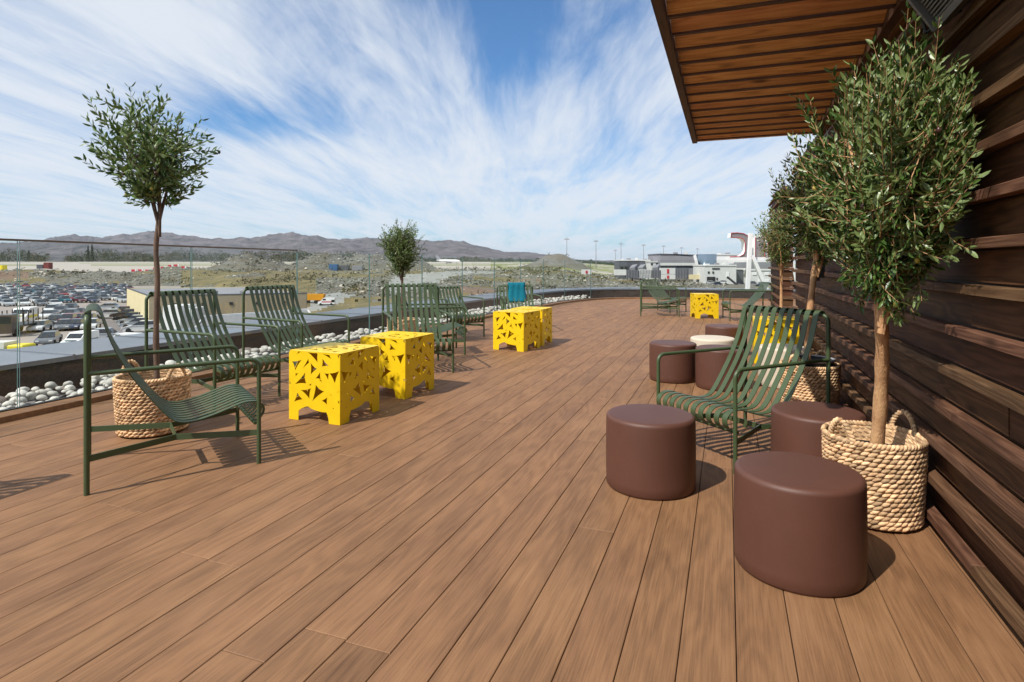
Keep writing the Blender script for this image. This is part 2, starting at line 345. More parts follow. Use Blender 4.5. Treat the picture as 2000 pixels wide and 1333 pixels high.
M['mountain'] = mat('bare_mountain_rock', srgb(112, 106, 108), rough=1.0, col2=srgb(54, 56, 54), scale=0.006, detail=12, spec=0.0)
M['beige'] = mat('beige_render', srgb(214, 200, 160), rough=0.9, var=0.05, scale=0.5)
M['tan'] = mat('tan_corrugated_sheet', srgb(158, 144, 120), rough=0.85, var=0.06, scale=0.4)
M['pale_grey'] = mat('pale_grey_panel', srgb(206, 206, 204), rough=0.8, var=0.05, scale=0.2)
M['mid_grey'] = mat('mid_grey_panel', srgb(132, 132, 138), rough=0.7, var=0.07, scale=0.2)
M['dark_grey'] = mat('dark_grey_panel', srgb(82, 84, 92), rough=0.6, var=0.08, scale=0.2)
M['blue_glass'] = mat('blue_curtain_glazing', srgb(104, 122, 138), rough=0.15, spec=0.8, metal=0.3)
M['rust'] = mat('red_brown_container', srgb(112, 48, 44), rough=0.7)
M['blue'] = mat('blue_container', srgb(46, 92, 140), rough=0.6)
M['amber'] = mat('amber_truck_paint', srgb(206, 142, 24), rough=0.5)
M['yellow_plain'] = mat('yellow_vehicle_paint', srgb(226, 206, 40), rough=0.5)
M['tyre'] = mat('black_rubber', (0.015, 0.015, 0.015, 1), rough=0.8)

# ------------------------------------------------------------------ deck edge line
EDGE = [(-7.2, -4.8), (-6.05, -1.8), (-3.83, 4.37), (-2.36, 8.3), (-0.62, 12.6), (0.95, 16.2), (2.0, 18.2), (3.1, 19.45), (4.6, 19.75), (8.5, 18.75), (14, 17.1)]
edge_pts = catmull([(x, y, 0) for x, y in EDGE], 14)
def resample(P, step):
    out = [P[0].copy()]; acc = 0.0
    for a, b in zip(P[:-1], P[1:]):
        d = (b - a).length; t = step - acc
        while t <= d: out.append(a.lerp(b, t / d)); t += step
        acc = d - (t - step)
    return out
EDG = resample(edge_pts, 0.2)
def normal_at(i):
    t = (EDG[min(i + 1, len(EDG) - 1)] - EDG[max(i - 1, 0)]).normalized(); return Vector((-t.y, t.x, 0))
def offs(i, d, z): p = EDG[i] + normal_at(i) * d; return Vector((p.x, p.y, z))
def inside(p):
    """on the deck side of the edge line"""
    b = min(range(len(EDG)), key=lambda i: (EDG[i] - p).length_squared)
    return (p - EDG[b]).dot(normal_at(b)) < 0.0
def sweep(mb, i0, i1, prof, mi=0, step=1):
    """closed cross-section [(distance outward, height)...] swept along the deck edge from i0 to i1"""
    idx = list(range(i0, i1, step)) + [i1]; n = len(prof); V = []; Fc = []
    for i in idx: V += [offs(i, d, z) for d, z in prof]
    for k in range(len(idx) - 1):
        for j in range(n):
            j2 = (j + 1) % n; Fc.append((k * n + j, k * n + j2, (k + 1) * n + j2, (k + 1) * n + j))
    Fc.append(tuple(range(n - 1, -1, -1))); b = (len(idx) - 1) * n; Fc.append(tuple(b + j for j in range(n)))
    mb.add(V, Fc, mi)

# ------------------------------------------------------------------ deck
random.seed(4)
deck = empty('deck'); tag(deck, kind='structure')
PW = 0.1775; PH = 0.0271                    # lane pitch and phase measured across the view
cosT = math.cos(TH)
sub = MB(); V = []
for i in range(0, len(EDG), 4): V.append(offs(i, 0.02, -0.03))
V += [(14, -4.8, -0.03)]
sub.add(V, [tuple(range(len(V)))][:]); so = sub.build('subfloor', M['dark_metal'], deck)
known = {-10: 1.78, -7: None}
bw = PW * cosT - 0.0030
nb = 0
for n in range(-36, 24):
    o0 = PH + PW * (n + 0.5)               # X - 0.3693*Y of the lane centre
    P0 = Vector((o0, 0, 0)); s0 = -o0 * U.x # start roughly abeam of the camera
    ts = [t * 0.2 for t in range(-25, 130)]
    behind_wall = o0 > OFF - 0.02
    ok = [t for t in ts if inside(P0 + U * t) and ((P0 + U * t).y > -1.2)]
    if behind_wall: ok = [t for t in ok if (P0 + U * t).y > 7.6]
    if n == 5: ok = [t for t in ts if -1.2 < (P0 + U * t).y < 18.6]
    if not ok: continue
    t0, t1 = min(ok), max(ok) + 0.2
    if n < -2: t1 += 0.1
    L0 = 3.6; ph = ((n * 0.37 + 0.13 * ((n * 7) % 5)) % 1.0) * L0
    if n == -9: ph = (1.784 / U.y) % L0
    cuts = [t0]; t = t0 - ((t0 - ph) % L0) + L0
    while t < t1 - 0.25: cuts.append(t); t += L0
    cuts.append(t1)
    for a, b in zip(cuts[:-1], cuts[1:]):
        c = P0 + U * ((a + b) / 2); ln = b - a - 0.003; mb = MB()
        w = bw if n != 5 else bw
        mb.box((0, 0, -0.011 + (hsh(n, a) - 0.5) * 0.0012), (ln, w, 0.022), bev=0.0018)
        ob = mb.build('board', M['deck'], deck); ob.location = c; ob.rotation_euler = (0, 0, UA); nb += 1

# raised edging boards, glass and gravel along the edge
def nearest(y, x=None): return min(range(len(EDG)), key=lambda i: abs(EDG[i].y - y) if x is None else (EDG[i] - Vector((x, y, 0))).length)
iS = 0; iE = len(EDG) - 1
kerb = empty('deck_edging'); tag(kerb, kind='structure')
i = iS
while i < iE:
    j = min(i + 12, iE); mb = MB(); sweep(mb, i, j, [(0.0, 0.0), (0.17, 0.0), (0.17, 0.047), (0.003, 0.047), (0.0, 0.044)], step=2)
    mb.build('edging_board', M['deck'], kerb); i = j
# glass railing
rail = empty('glass_railing', EDG[nearest(4.4)]); tag(rail, 'frameless glass balustrade curving round the left and far edge of the timber deck', 'railing')
rinv = Matrix.Translation(-Vector(rail.location))
def rbuild(mb, name, mats):
    mb.v = [tuple(Vector(p) - Vector(rail.location)) for p in mb.v]; return mb.build(name, mats, rail)
mb = MB(); sweep(mb, iS, iE, [(0.172, 0.0), (0.215, 0.0), (0.215, 0.055), (0.172, 0.055)], step=2); rbuild(mb, 'base_channel', M['dark_metal'])
def top_z(i): return 1.385 - 0.075 * max(0, min(1, (EDG[i].y - 4) / 15))
i340 = nearest(5.72) + 2; k0 = i340 % 8
i = k0 if k0 else 8
joints = list(range(k0, iE, 8))
for a, b in zip(joints[:-1], joints[1:]):
    if EDG[b].y < -1.5: continue
    mb = MB(); idx = list(range(a, b + 1)); V = []
    for ii in idx:
        tz = top_z(ii)
        g = 0.012 if ii == a else (-0.0 if ii == b else 0)
        V += [offs(ii, 0.188, 0.05), offs(ii, 0.188, tz), offs(ii, 0.200, tz), offs(ii, 0.200, 0.05)]
    # leave a gap at each joint
    t = (EDG[min(a + 1, iE)] - EDG[a]).normalized() * 0.008
    for q in range(4): V[q] = V[q] + t; V[-1 - q] = V[-1 - q] - t
    Fs = []
    for k in range(len(idx) - 1):
        for j_ in (0, 2): Fs.append((k * 4 + j_, k * 4 + j_ + 1, (k + 1) * 4 + j_ + 1, (k + 1) * 4 + j_))
    mb.add(V, Fs, 0); Fe = [(k * 4 + 1, k * 4 + 2, k * 4 + 6, k * 4 + 5) for k in range(len(idx) - 1)] + [(0, 1, 2, 3)]
    e = len(V) - 4; Fe.append((e + 3, e + 2, e + 1, e)); mb.add(V, Fe, 1)
    rbuild(mb, 'glass_panel', [M['glass'], M['glass_edge']])
    if EDG[a].y < 6.4:
        c = MB(); V2 = []; n = 4
        for ii in idx: V2 += [offs(ii, 0.184, top_z(ii) - 0.004), offs(ii, 0.184, top_z(ii) + 0.012), offs(ii, 0.204, top_z(ii) + 0.012), offs(ii, 0.204, top_z(ii) - 0.004)]
        Fc = []
        for k in range(len(idx) - 1):
            for j_ in range(4): j2 = (j_ + 1) % 4; Fc.append((k * 4 + j_, k * 4 + j2, (k + 1) * 4 + j2, (k + 1) * 4 + j_))
        c.add(V2, Fc); rbuild(c, 'top_cap', M['rail_cap'])
# gravel strip
bed = empty('gravel_strip'); tag(bed, kind='structure')
mb = MB(); sweep(mb, iS, iE, [(0.215, -0.02), (0.80, -0.02), (0.80, -0.012), (0.215, -0.012)], step=2); mb.build('gravel_base', M['membrane'], bed)
iv, if_ = ico(3)
pmesh = []
random.seed(11)
for k in range(6):
    sx, sy, sz = random.uniform(0.9, 1.25), random.uniform(0.75, 1.0), random.uniform(0.5, 0.75); mb = MB()
    mb.add([Vector((v.x * sx, v.y * sy, v.z * sz)) * (1 + 0.10 * mnoise.noise(v * 1.3 + Vector((k * 5, 0, 0)))) for v in iv], if_, 0, True)
    pmesh.append(mb.mesh('pebble', M['pebble']))
bmesh_ = []
for k in range(2):
    mb = MB(); mb.add([Vector((v.x * 1.3, v.y * 0.95, v.z * 0.62)) * (1 + 0.10 * mnoise.noise(v + Vector((k * 9, 3, 0)))) for v in iv], if_, 0, True)
    bmesh_.append(mb.mesh('cobble', M['boulder']))
v1, f1 = ico(2)
bulk = MB(); cnt = 0
iEndP = nearest(19.35, 2.9)
cells = []
for i in range(nearest(1.5), iEndP):
    dens = 15 if EDG[i].y < 9 else 12
    for k in range(dens): cells.append((i, random.random(), random.random()))
cells.sort(key=lambda c: (EDG[c[0]].y + c[1] * 0.2))
for (i, a, b) in cells:
    r = random.uniform(0.022, 0.047) * (1.25 if random.random() < 0.15 else 1)
    d = 0.225 + r + b * 0.36
    t = (EDG[min(i + 1, iE)] - EDG[i]) * a
    heap = 0.085 * min(1, (d - 0.22) / 0.30)
    p = offs(i, d, 0) + t; p.z = 0.004 + r * 0.45 + heap * (0.35 + 0.75 * random.random())
    if EDG[i].y > 12: p.z += 0.03 * random.random()
    if cnt < 285 and EDG[i].y > 2.9:
        o = put('pebble', random.choice(pmesh), bed, p); o.scale = (r, r, r); o.rotation_euler = (random.uniform(-.4, .4), random.uniform(-.4, .4), random.uniform(0, 6.3)); cnt += 1
    else:
        rz = random.uniform(0, 6.3); c, s = math.cos(rz), math.sin(rz); sz = random.uniform(0.55, 0.8)
        bulk.add([Vector(((v.x * c - v.y * s) * r * 1.1, (v.x * s + v.y * c) * r, v.z * r * sz)) + p for v in v1], f1, 0, True)
o = bulk.build('pebbles', M['pebble'], bed); tag(o, kind='stuff')
for (yy, d, r) in ((4.35, 0.60, 0.085), (4.62, 0.58, 0.10), (4.95, 0.60, 0.07), (5.15, 0.57, 0.06), (3.9, 0.60, 0.08), (7.15, 0.62, 0.105), (7.5, 0.56, 0.05), (8.0, 0.55, 0.055), (6.3, 0.6, 0.05), (12.2, 0.55, 0.06)):
    p = offs(nearest(yy), d, r * 0.5 + 0.01); o = put('cobble', random.choice(bmesh_), bed, p); o.scale = (r, r, r); o.rotation_euler = (0.1, 0.1, random.uniform(0, 3))
# parapet with sheet-metal coping
par = empty('parapet', EDG[nearest(4.4)]); tag(par, 'low dark parapet with wide blue grey metal coping beyond the glass railing', 'parapet')
def pbuild(mb, name, mats):
    mb.v = [tuple(Vector(p) - Vector(par.location)) for p in mb.v]; return mb.build(name, mats, par)
mb = MB(); sweep(mb, iS, iE, [(0.80, -0.4), (1.86, -0.4), (1.86, 0.272), (0.80, 0.272)], step=2); pbuild(mb, 'upstand', M['upstand'])
i = iS
while i < iE:
    j = min(i + 6, iE); mb = MB(); zt = 0.318
    sweep(mb, i, j, [(0.775, 0.275), (1.89, 0.275), (1.89, zt - 0.006), (0.775, zt)], step=1)
    V = [offs(j, 0.775, 0.275), offs(j, 1.89, 0.275), offs(j, 1.89, zt + 0.006), offs(j, 0.775, zt + 0.012)]
    t = normal_at(j); tt = Vector((t.y, -t.x, 0)) * 0.012
    V = [v - tt for v in V] + [v + tt for v in V]
    mb.add(V, [(0, 3, 7, 4), (3, 2, 6, 7), (2, 1, 5, 6), (0, 1, 2, 3), (4, 7, 6, 5)])
    pbuild(mb, 'coping_sheet', M['coping']); i = j
# building below
low = MB(); sweep(low, iS, iE, [(0.3, -8.0), (1.80, -8.0), (1.80, -0.4), (0.3, -0.4)], step=4); o = low.build('building_facade', M['mid_grey']); tag(o, 'grey facade of the terminal below the roof deck, under the parapet', 'facade')

# ------------------------------------------------------------------ timber wall on the right
wall = empty('timber_wall', (OFF, 0, 0), UA); tag(wall, 'dark brown timber wall of wide boards with proud battens on the right', 'wall')
T_END = 8.25 / U.y; T_BEG = -2.2
def wall_piece(parent, t0, t1, zlo=0.0, ztop=2.62):
    zs = 0.063; k = 0
    mb = MB(); mb.box(((t0 + t1) / 2, -0.11, ztop / 2), (t1 - t0 - 0.01, 0.12, ztop)); mb.build('backing', M['beam'], parent)
    while zs < ztop - 0.03:
        L1 = 3.9; ph = (k * 1.37) % L1
        cuts = [t0]; t = t0 + 0.6 + ph
        while t < t1 - 0.3: cuts.append(t); t += L1
        cuts.append(t1)
        for a, b in zip(cuts[:-1], cuts[1:]):
            m1 = MB(); m1.box((0, 0, 0), (b - a - 0.004, 0.048, 0.038), bev=0.003)
            o = m1.build('batten', M['batten'], parent); o.location = ((a + b) / 2, 0.004, zs)
        cuts2 = [t0]; t = t0 + 1.9 + (k * 2.11) % L1
        while t < t1 - 0.3: cuts2.append(t); t += L1
        cuts2.append(t1)
        for a, b in zip(cuts2[:-1], cuts2[1:]):
            zc_ = zs + 0.023 + 0.0635; h = 0.118
            if zc_ + h / 2 > ztop: continue
            m1 = MB(); m1.box((0, 0, 0), (b - a - 0.004, 0.024, h), bev=0.0)
            o = m1.build('board', M['cladding'], parent); o.location = ((a + b) / 2, -0.036 + (hsh(k, a) - 0.5) * 0.004, zc_)
        zs += 0.173; k += 1
wall_piece(wall, T_BEG, T_END)
# black wall light bracket
pier = empty('timber_pier', (OFF, 0, 0), UA); tag(pier, 'short dark timber wall section beyond the gap at the far end', 'wall')
wall_piece(pier, 10.54 / U.y, 13.0 / U.y, ztop=2.6)
t = 10.54 / U.y; zs = 0.063; k = 0
while zs < 2.58:
    m1 = MB(); m1.box((0, 0, 0), (0.25, 0.05, 0.046), bev=0.003); o = m1.build('end_batten', M['batten'], pier); o.location = (t - 0.022, -0.115, zs); o.rotation_euler = (0, 0, -math.pi / 2)
    if zs < 2.45:
        m1 = MB(); m1.box((0, 0, 0), (0.22, 0.02, 0.118)); o = m1.build('end_board', M['cladding'], pier); o.location = (t - 0.008, -0.115, zs + 0.0865); o.rotation_euler = (0, 0, -math.pi / 2)
    zs += 0.173

# ------------------------------------------------------------------ slatted canopy
can = empty('canopy', (OFF, 0, 0), UA); tag(can, 'orange brown slatted timber canopy reaching out from the top of the wall', 'canopy')
CZ = 2.50; WOUT = (OFF + 0.38) * cosT; tEnd = 6.24 / U.y + 0.38 * 0 - 0.02
# in wall space: x along the wall, y outward
xe = (Vector((-0.38 + 0.3693 * 6.24, 6.24, 0)) - Vector((OFF, 0, 0))).dot(U)
xs = 2.15; t = xe - 0.12
tilt = R(24)
while t > xs:
    mb = MB(); mb.box((0, 0, 0), (WOUT - 0.14, 0.205, 0.024), bev=0.002)
    o = mb.build('slat', M['slat'], can); o.location = (t, WOUT / 2 + 0.01, CZ + 0.06)
    # the slat runs out from the wall and tilts so that its far edge hangs lower
    o.rotation_euler = (Matrix.Rotation(R(90), 3, 'Z') @ Matrix.Rotation(tilt, 3, 'X')).to_euler()
    mb = MB(); mb.box((0, 0, 0), (WOUT - 0.14, 0.028, 0.022)); o = mb.build('slat_gap_shade', M['beam'], can); o.location = (t + 0.0935, WOUT / 2 + 0.01, CZ + 0.010); o.rotation_euler = (0, 0, R(90))  # added dark strip, stands in for the shaded gap between slats
    t -= 0.254
for yy, w in ((WOUT - 0.03, 0.05), (0.055, 0.05)):
    mb = MB(); mb.box((0, 0, 0), (xe - xs + 0.3, w, 0.17), bev=0.003); o = mb.build('beam', M['beam'], can); o.location = ((xe + xs) / 2 - 0.15, yy, CZ + 0.065)
mb = MB(); mb.box((0, 0, 0), (0.035, WOUT - 0.12, 0.10)); o = mb.build('end_trim', M['slat'], can); o.location = (xe - 0.02, WOUT / 2 + 0.012, CZ + 0.045)
# heater on the wall, top right
ht = empty('wall_heater', (OFF, 0, 0), UA); tag(ht, 'grey grilled wall heater bracketed high on the timber wall', 'heater')
def hbox(name, c, d, m, tl=0.0):
    mb = MB(); mb.box((0, 0, 0), d, bev=0.004); o = mb.build(name, m, ht); o.location = c; o.rotation_euler = (tl, 0, 0); return o
hx0, hx1 = 1.30, 2.50; hc = (hx0 + hx1) / 2; hl = hx1 - hx0
TL = R(-32)
hy, hzz = 0.12, 2.25
def rot(dy, dz): return (hy + dy * math.cos(TL) - dz * math.sin(TL), hzz + dy * math.sin(TL) + dz * math.cos(TL))
for nm, dy, dz, w, h, m in (('housing', -0.045, 0, 0.05, 0.20, M['dark_metal']), ('frame_rail', 0, 0.095, 0.055, 0.028, M['heater']), ('frame_rail', 0, -0.095, 0.055, 0.028, M['heater'])):
    y_, z_ = rot(dy, dz); hbox(nm, (hc, y_, z_), (hl, w, h), m, TL)
gm = MB()
for k in range(11):
    y_, z_ = rot(0.012, -0.072 + k * 0.0145); gm.box((hc, y_, z_), (hl - 0.06, 0.004, 0.006), M=Matrix.Rotation(TL, 4, 'X'))
o = gm.build('grille', M['heater'], ht)
for xx in (hx1, hx0): y_, z_ = rot(0, 0); hbox('end_cap', (xx, y_, z_), (0.02, 0.06, 0.21), M['heater'], TL)
mb = MB(); mb.tube([(hx1 - 0.1, 0.03, 2.18), (hx1 + 0.05, 0.10, 2.16), (hx1 + 0.03, 0.13, 2.24)], 0.008, 6); mb.build('cable', M['dark_metal'], ht)
hook = MB(); hook.box((0, 0, 0), (0.04, 0.05, 0.13), bev=0.005); hook.box((0.0, 0.03, -0.075), (0.02, 0.03, 0.04))
o = hook.build('wall_bracket', M['dark_metal']); pw = Vector((OFF, 0, 0)) + U * 5.85 + NL * 0.045; o.location = (pw.x, pw.y, 1.13); o.rotation_euler = (0, 0, UA)
tag(o, 'small black bracket fixed to the timber wall behind the middle tree', 'bracket')

# ------------------------------------------------------------------ lounge chairs
CW, CD, CHt, CA = 0.668, 0.836, 0.94, 0.626
PROF = [(-0.016, 0.915), (-0.006, 0.945), (0.025, 0.957), (0.055, 0.940), (0.080, 0.865), (0.112, 0.765), (0.155, 0.670), (0.215, 0.560), (0.290, 0.450), (0.350, 0.368), (0.395, 0.322), (0.445, 0.302), (0.520, 0.304), (0.610, 0.325), (0.695, 0.352), (0.765, 0.372), (0.830, 0.368), (0.870, 0.338), (0.874, 0.298), (0.850, 0.262), (0.815, 0.245)]
def make_chair(Ht, name='lounge_chair'):
    root = empty(name)
    hx, hw = CD / 2, CW / 2
    for s in (-1, 1):
        mb = MB(); mb.tube([(-hx, s * hw, 0.0), (-hx, s * hw, min(CA, Ht - 0.1))], 0.0135, 12); mb.build('leg', M['green'], root)
        mb = MB(); mb.tube([(hx, s * hw, 0.0), (hx, s * hw, CA - 0.055)], 0.0125, 12); mb.build('leg', M['green'], root)
        path = [(hx, s * hw, CA - 0.056)] + [(hx - 0.05 + 0.05 * math.cos(a), s * hw, CA - 0.05 + 0.05 * math.sin(a)) for a in [R(q) for q in range(0, 91, 15)]] + [(-hx + 0.005, s * hw, CA)]
        mb = MB(); mb.tube(path, 0.0125, 12); mb.build('armrest', M['green'], root)
    rb = 0.05
    path = [(-hx, -hw, min(CA, Ht - 0.1) - 0.005)] + [(-hx, -hw + rb - rb * math.cos(a), Ht - rb - 0.014 + rb * math.sin(a)) for a in [R(q) for q in range(0, 91, 15)]]
    path += [(-hx, hw - rb + rb * math.sin(a), Ht - rb - 0.014 + rb * math.cos(a)) for a in [R(q) for q in range(0, 91, 15)]] + [(-hx, hw, min(CA, Ht - 0.1) - 0.005)]
    mb = MB(); mb.tube(path, 0.0135, 12); mb.build('back_frame', M['green'], root)
    mb = MB(); mb.tube([(hx - 0.02, -hw, 0.245), (hx - 0.02, hw, 0.245)], 0.011, 10); mb.build('front_rail', M['green'], root)
    # slats
    prof = []
    for x, z in PROF:
        if z > 0.36 and x < 0.4: z = 0.36 + (z - 0.36) * (Ht - 0.36) / (CHt - 0.36)
        prof.append((x - hx, 0, z))
    pts = catmull(prof, 4); n = 10; w = 0.038; th = 0.005
    mb = MB(); V = []; Fc = []
    for k, p in enumerate(pts):
        t_ = (pts[min(k + 1, len(pts) - 1)] - pts[max(k - 1, 0)]).normalized(); nn = Vector((-t_.z, 0, t_.x))
        for yy, q in ((-w / 2, 0), (w / 2, 0), (w / 2, -th), (-w / 2, -th)): V.append(Vector((p.x, yy, p.z)) + nn * q)
    for k in range(len(pts) - 1):
        for j in range(4): j2 = (j + 1) % 4; Fc.append((k * 4 + j, (k + 1) * 4 + j, (k + 1) * 4 + j2, k * 4 + j2))
    mb.add(V, Fc); me = mb.mesh('seat_slat', M['green'])
    for k in range(n):
        y = -hw + 0.045 + (CW - 0.09) * k / (n - 1)
        o = put('seat_slat', me, root, (0, y, 0))
    # flat-bar X brace
    mb = MB(); zb = 0.185; bh, bt = 0.034, 0.008
    def bar(a, b):
        a = Vector(a); b = Vector(b); d = b - a; mb.box((a + b) / 2, (d.length, bt, bh), rz=math.atan2(d.y, d.x))
    cl, cr = (0.0, 0.155, zb), (0.0, -0.155, zb)
    bar((-hx, hw, zb), cl); bar(cl, (hx, hw, zb)); bar((-hx, -hw, zb), cr); bar(cr, (hx, -hw, zb)); bar(cl, cr)
    mb.build('brace', M['green'], root)
    return root
hi = make_chair(CHt); lo = make_chair(0.79)
chairs = [  # x, y, heading, high?, scale, label
 (-2.054, 3.537, 35.2, 1, 1, 'olive green slatted lounge chair at far left, side on, nearest on the left'),
 (-2.626, 5.153, -24.2, 1, 1, 'green slatted lounge chair right behind the left olive tree trunk'),
 (-2.304, 6.258, -26.4, 1, 1, 'green slatted lounge chair behind the nearest yellow table, by the glass'),
 (-1.097, 6.705, -71.5, 1, 1, 'high-backed green lounge chair seen face on just behind the second yellow table'),
 (-1.108, 7.855, 15, 0, 1, 'low green lounge chair facing right, partly hidden by the face-on high-backed chair'),
 (-0.967, 9.73, -57, 0, 1, 'low green lounge chair by the glass between the small olive tree and farther yellow tables'),
 (0.119, 10.46, -81, 0, 1, 'low green lounge chair with a teal blanket over its back'),
 (3.40, 13.48, -12, 0, 1, 'far low green chair, left front one of the distant pair near the far glass'),
 (3.78, 14.55, -50, 0, 1, 'farthest low green chair, half hidden behind another chair near the far glass'),
 (5.00, 12.43, 172, 0, 1, 'far low green chair facing left beside the wall end and white sign frame'),
 (1.49, 3.80, 206.7, 1, 0.975, 'green slatted lounge chair on the right among the burgundy stools'),
 (-3.60, 2.64, 162, 1, 1, 'green lounge chair just outside the left edge, only its shadow on the deck'),
]
used = set()
for x, y, a, high, s, lab in chairs:
    base = hi if high else lo
    o = base if base not in used else copy_tree(base); used.add(base)
    o.location = (x, y, 0.001); o.rotation_euler = (0, 0, R(a)); o.scale = (s, s, s if s == 1 else s * .965)
    tag(o, lab, 'lounge chair', 'green lounge chairs on the deck')
# teal blanket over the back of a chair
th_ = R(-81); f = Vector((math.cos(th_), math.sin(th_), 0)); l = Vector((-math.sin(th_), math.cos(th_), 0)); o_ = Vector((0.119, 10.46, 0))
mb = MB(); V = []; Fc = []; nx, nyy = 10, 14
path = catmull([(-0.50, 0, 0.52), (-0.475, 0, 0.70), (-0.45, 0, 0.805), (-0.40, 0, 0.825), (-0.365, 0, 0.80), (-0.335, 0, 0.70), (-0.285, 0, 0.58), (-0.23, 0, 0.49)], 3)
for k, p in enumerate(path):
    for j in range(nx + 1):
        u_ = j / nx - 0.5; q = o_ + f * (p.x + 0.018 + 0.012 * math.sin(j * 1.9 + k * .3)) + l * (u_ * (0.31 + 0.015 * math.sin(k * .8)) + 0.02); q.z = p.z + 0.006; V.append(q)
for k in range(len(path) - 1):
    for j in range(nx): a = k * (nx + 1) + j; Fc.append((a, a + 1, a + nx + 2, a + nx + 1))
mb.add(V, Fc, 0, True); bl = mb.build('blanket', M['teal']); md = bl.modifiers.new('s', 'SOLIDIFY'); md.thickness = 0.016
tag(bl, 'teal folded blanket hanging over the back of a low green chair', 'blanket')

# ------------------------------------------------------------------ yellow cut-out tables
TS, THt = 0.49, 0.53
raw = [[(195, 420), (285, 408), (222, 505)], [(395, 385), (402, 430), (328, 493)], [(415, 312), (510, 318), (508, 410)], [(582, 322), (668, 340), (695, 388)],
       [(588, 400), (650, 470), (582, 472)], [(435, 455), (495, 510), (435, 562)], [(548, 560), (553, 637), (498, 627)], [(532, 645), (562, 643), (580, 692)],
       [(612, 570), (660, 575), (655, 650)], [(690, 578), (778, 558), (738, 675)], [(222, 562), (266, 558), (222, 605)], [(342, 580), (352, 680), (243, 683)],
       [(438, 690), (430, 724), (396, 712)], [(318, 782), (416, 768), (402, 865)], [(500, 738), (577, 800), (466, 888)], [(252, 823), (302, 885), (218, 905)],
       [(673, 818), (706, 852), (690, 850)], [(578, 912), (638, 878), (636, 957)], [(772, 925), (797, 912), (797, 972)], [(716, 998), (732, 1016), (710, 1018)],
       [(238, 322), (300, 290), (262, 288)], [(770, 338), (798, 338), (795, 395)], [(143, 642), (163, 700), (143, 692)], [(795, 792), (752, 828), (795, 800)]]
def uv(p):
    u_ = (p[0] - 135) / 670; yt = 275 + 55 * u_; yb = 1130 + 95 * u_; return (u_, 1 - (p[1] - yt) / (yb - yt))
HOLES = [[uv(p) for p in tri] for tri in raw]
def concave(tri, k=0.19, n=6):
    c = (sum(p[0] for p in tri) / 3, sum(p[1] for p in tri) / 3); out = []
    ar = abs((tri[1][0] - tri[0][0]) * (tri[2][1] - tri[0][1]) - (tri[2][0] - tri[0][0]) * (tri[1][1] - tri[0][1]))
    g = 1.40 if ar > 0.008 else (1.22 if ar > 0.004 else 1.0)
    tri = [(c[0] + (p[0] - c[0]) * g, c[1] + (p[1] - c[1]) * g) for p in tri]
    for i_ in range(3):
        a, b = tri[i_], tri[(i_ + 1) % 3]; m_ = ((a[0] + b[0]) / 2, (a[1] + b[1]) / 2); q = (m_[0] + (c[0] - m_[0]) * k * 2, m_[1] + (c[1] - m_[1]) * k * 2)
        for j in range(n):
            t_ = j / n; out.append(((1 - t_) ** 2 * a[0] + 2 * t_ * (1 - t_) * q[0] + t_ * t_ * b[0], (1 - t_) ** 2 * a[1] + 2 * t_ * (1 - t_) * q[1] + t_ * t_ * b[1]))
    return out
def panel(name, outline, holes, mat_):
    cu = bpy.data.curves.new(name, 'CURVE'); cu.dimensions = '2D'; cu.fill_mode = 'BOTH'; cu.extrude = 0.0015; cu.resolution_u = 4
    for poly in [outline] + holes:
        s = cu.splines.new('POLY'); s.points.add(len(poly) - 1); s.use_cyclic_u = True
        for k_, p in enumerate(poly): s.points[k_].co = (p[0], p[1], 0, 1)
    ob = bpy.data.objects.new(name, cu); link(ob); dg = bpy.context.evaluated_depsgraph_get(); dg.update()
    me = bpy.data.meshes.new_from_object(ob.evaluated_get(dg)); bpy.data.objects.remove(ob); me.name = name
    me.materials.clear(); me.materials.append(mat_); return me
S2 = TS / 2
side_out = [(0, 0), (.19, 0), (.195, .14), (.255, .175), (.33, .205), (.385, .215), (.45, .185), (.55, .165), (.66, .155), (.74, .16), (.775, .10), (.79, 0), (1, 0), (1, .97), (.97, 1), (.03, 1), (0, .97)]
def sidemesh(flip):
    fx = (lambda u_: 1 - u_) if flip else (lambda u_: u_)
    out = [((fx(u_) - 0.5) * (TS - 0.004), v_ * (THt - 0.004)) for u_, v_ in side_out]
    hs = [[((fx(u_) - 0.5) * (TS - 0.004), v_ * (THt - 0.004)) for u_, v_ in concave(h_)] for h_ in HOLES if min(p[1] for p in h_) > 0.0]
    return panel('side_panel', out, hs, M['yellow'])
sA, sB = sidemesh(False), sidemesh(True)
top_h = []
for h_ in HOLES:
    q = [((0.06 + 0.88 * p[0]) - 0.5, (0.06 + 0.88 * p[1]) - 0.5) for p in h_]
    if min(p[1] for p in h_) > 0.13: top_h.append([(a * TS, (b - 0.02) * TS) for a, b in concave([(p[1] , p[0]) for p in q])])
for tri in ([(.12, .10), (.22, .06), (.18, .16)], [(.05, .45), (.10, .50), (.05, .56)]):
    pass
tO = [(-S2 + .008, -S2), (S2 - .008, -S2), (S2, -S2 + .008), (S2, S2 - .008), (S2 - .008, S2), (-S2 + .008, S2), (-S2, S2 - .008), (-S2, -S2 + .008)]
tT = panel('top_panel', tO, [h_ for h_ in top_h if all(abs(p[0]) < S2 - .012 and abs(p[1]) < S2 - .012 for p in h_)], M['yellow'])
tables = [(-1.404, 4.64, -22.6, 'yellow cut-out metal cube table nearest the camera on the left'),
          (-1.068, 5.473, -23.5, 'yellow cut-out cube table just behind the nearest one'),
          (0.069, 8.245, -30, 'front yellow cut-out table of the pair in mid deck'),
          (0.30, 8.80, -21, 'rear yellow cut-out table of the pair in mid deck, in front of the blanket chair'),
          (4.265, 12.95, -3, 'small far yellow cut-out table standing alone between green chairs at the far edge'),
          (3.22, 7.15, 69.5, 'yellow cut-out table by the wall, seen through the slats of the right chair')]
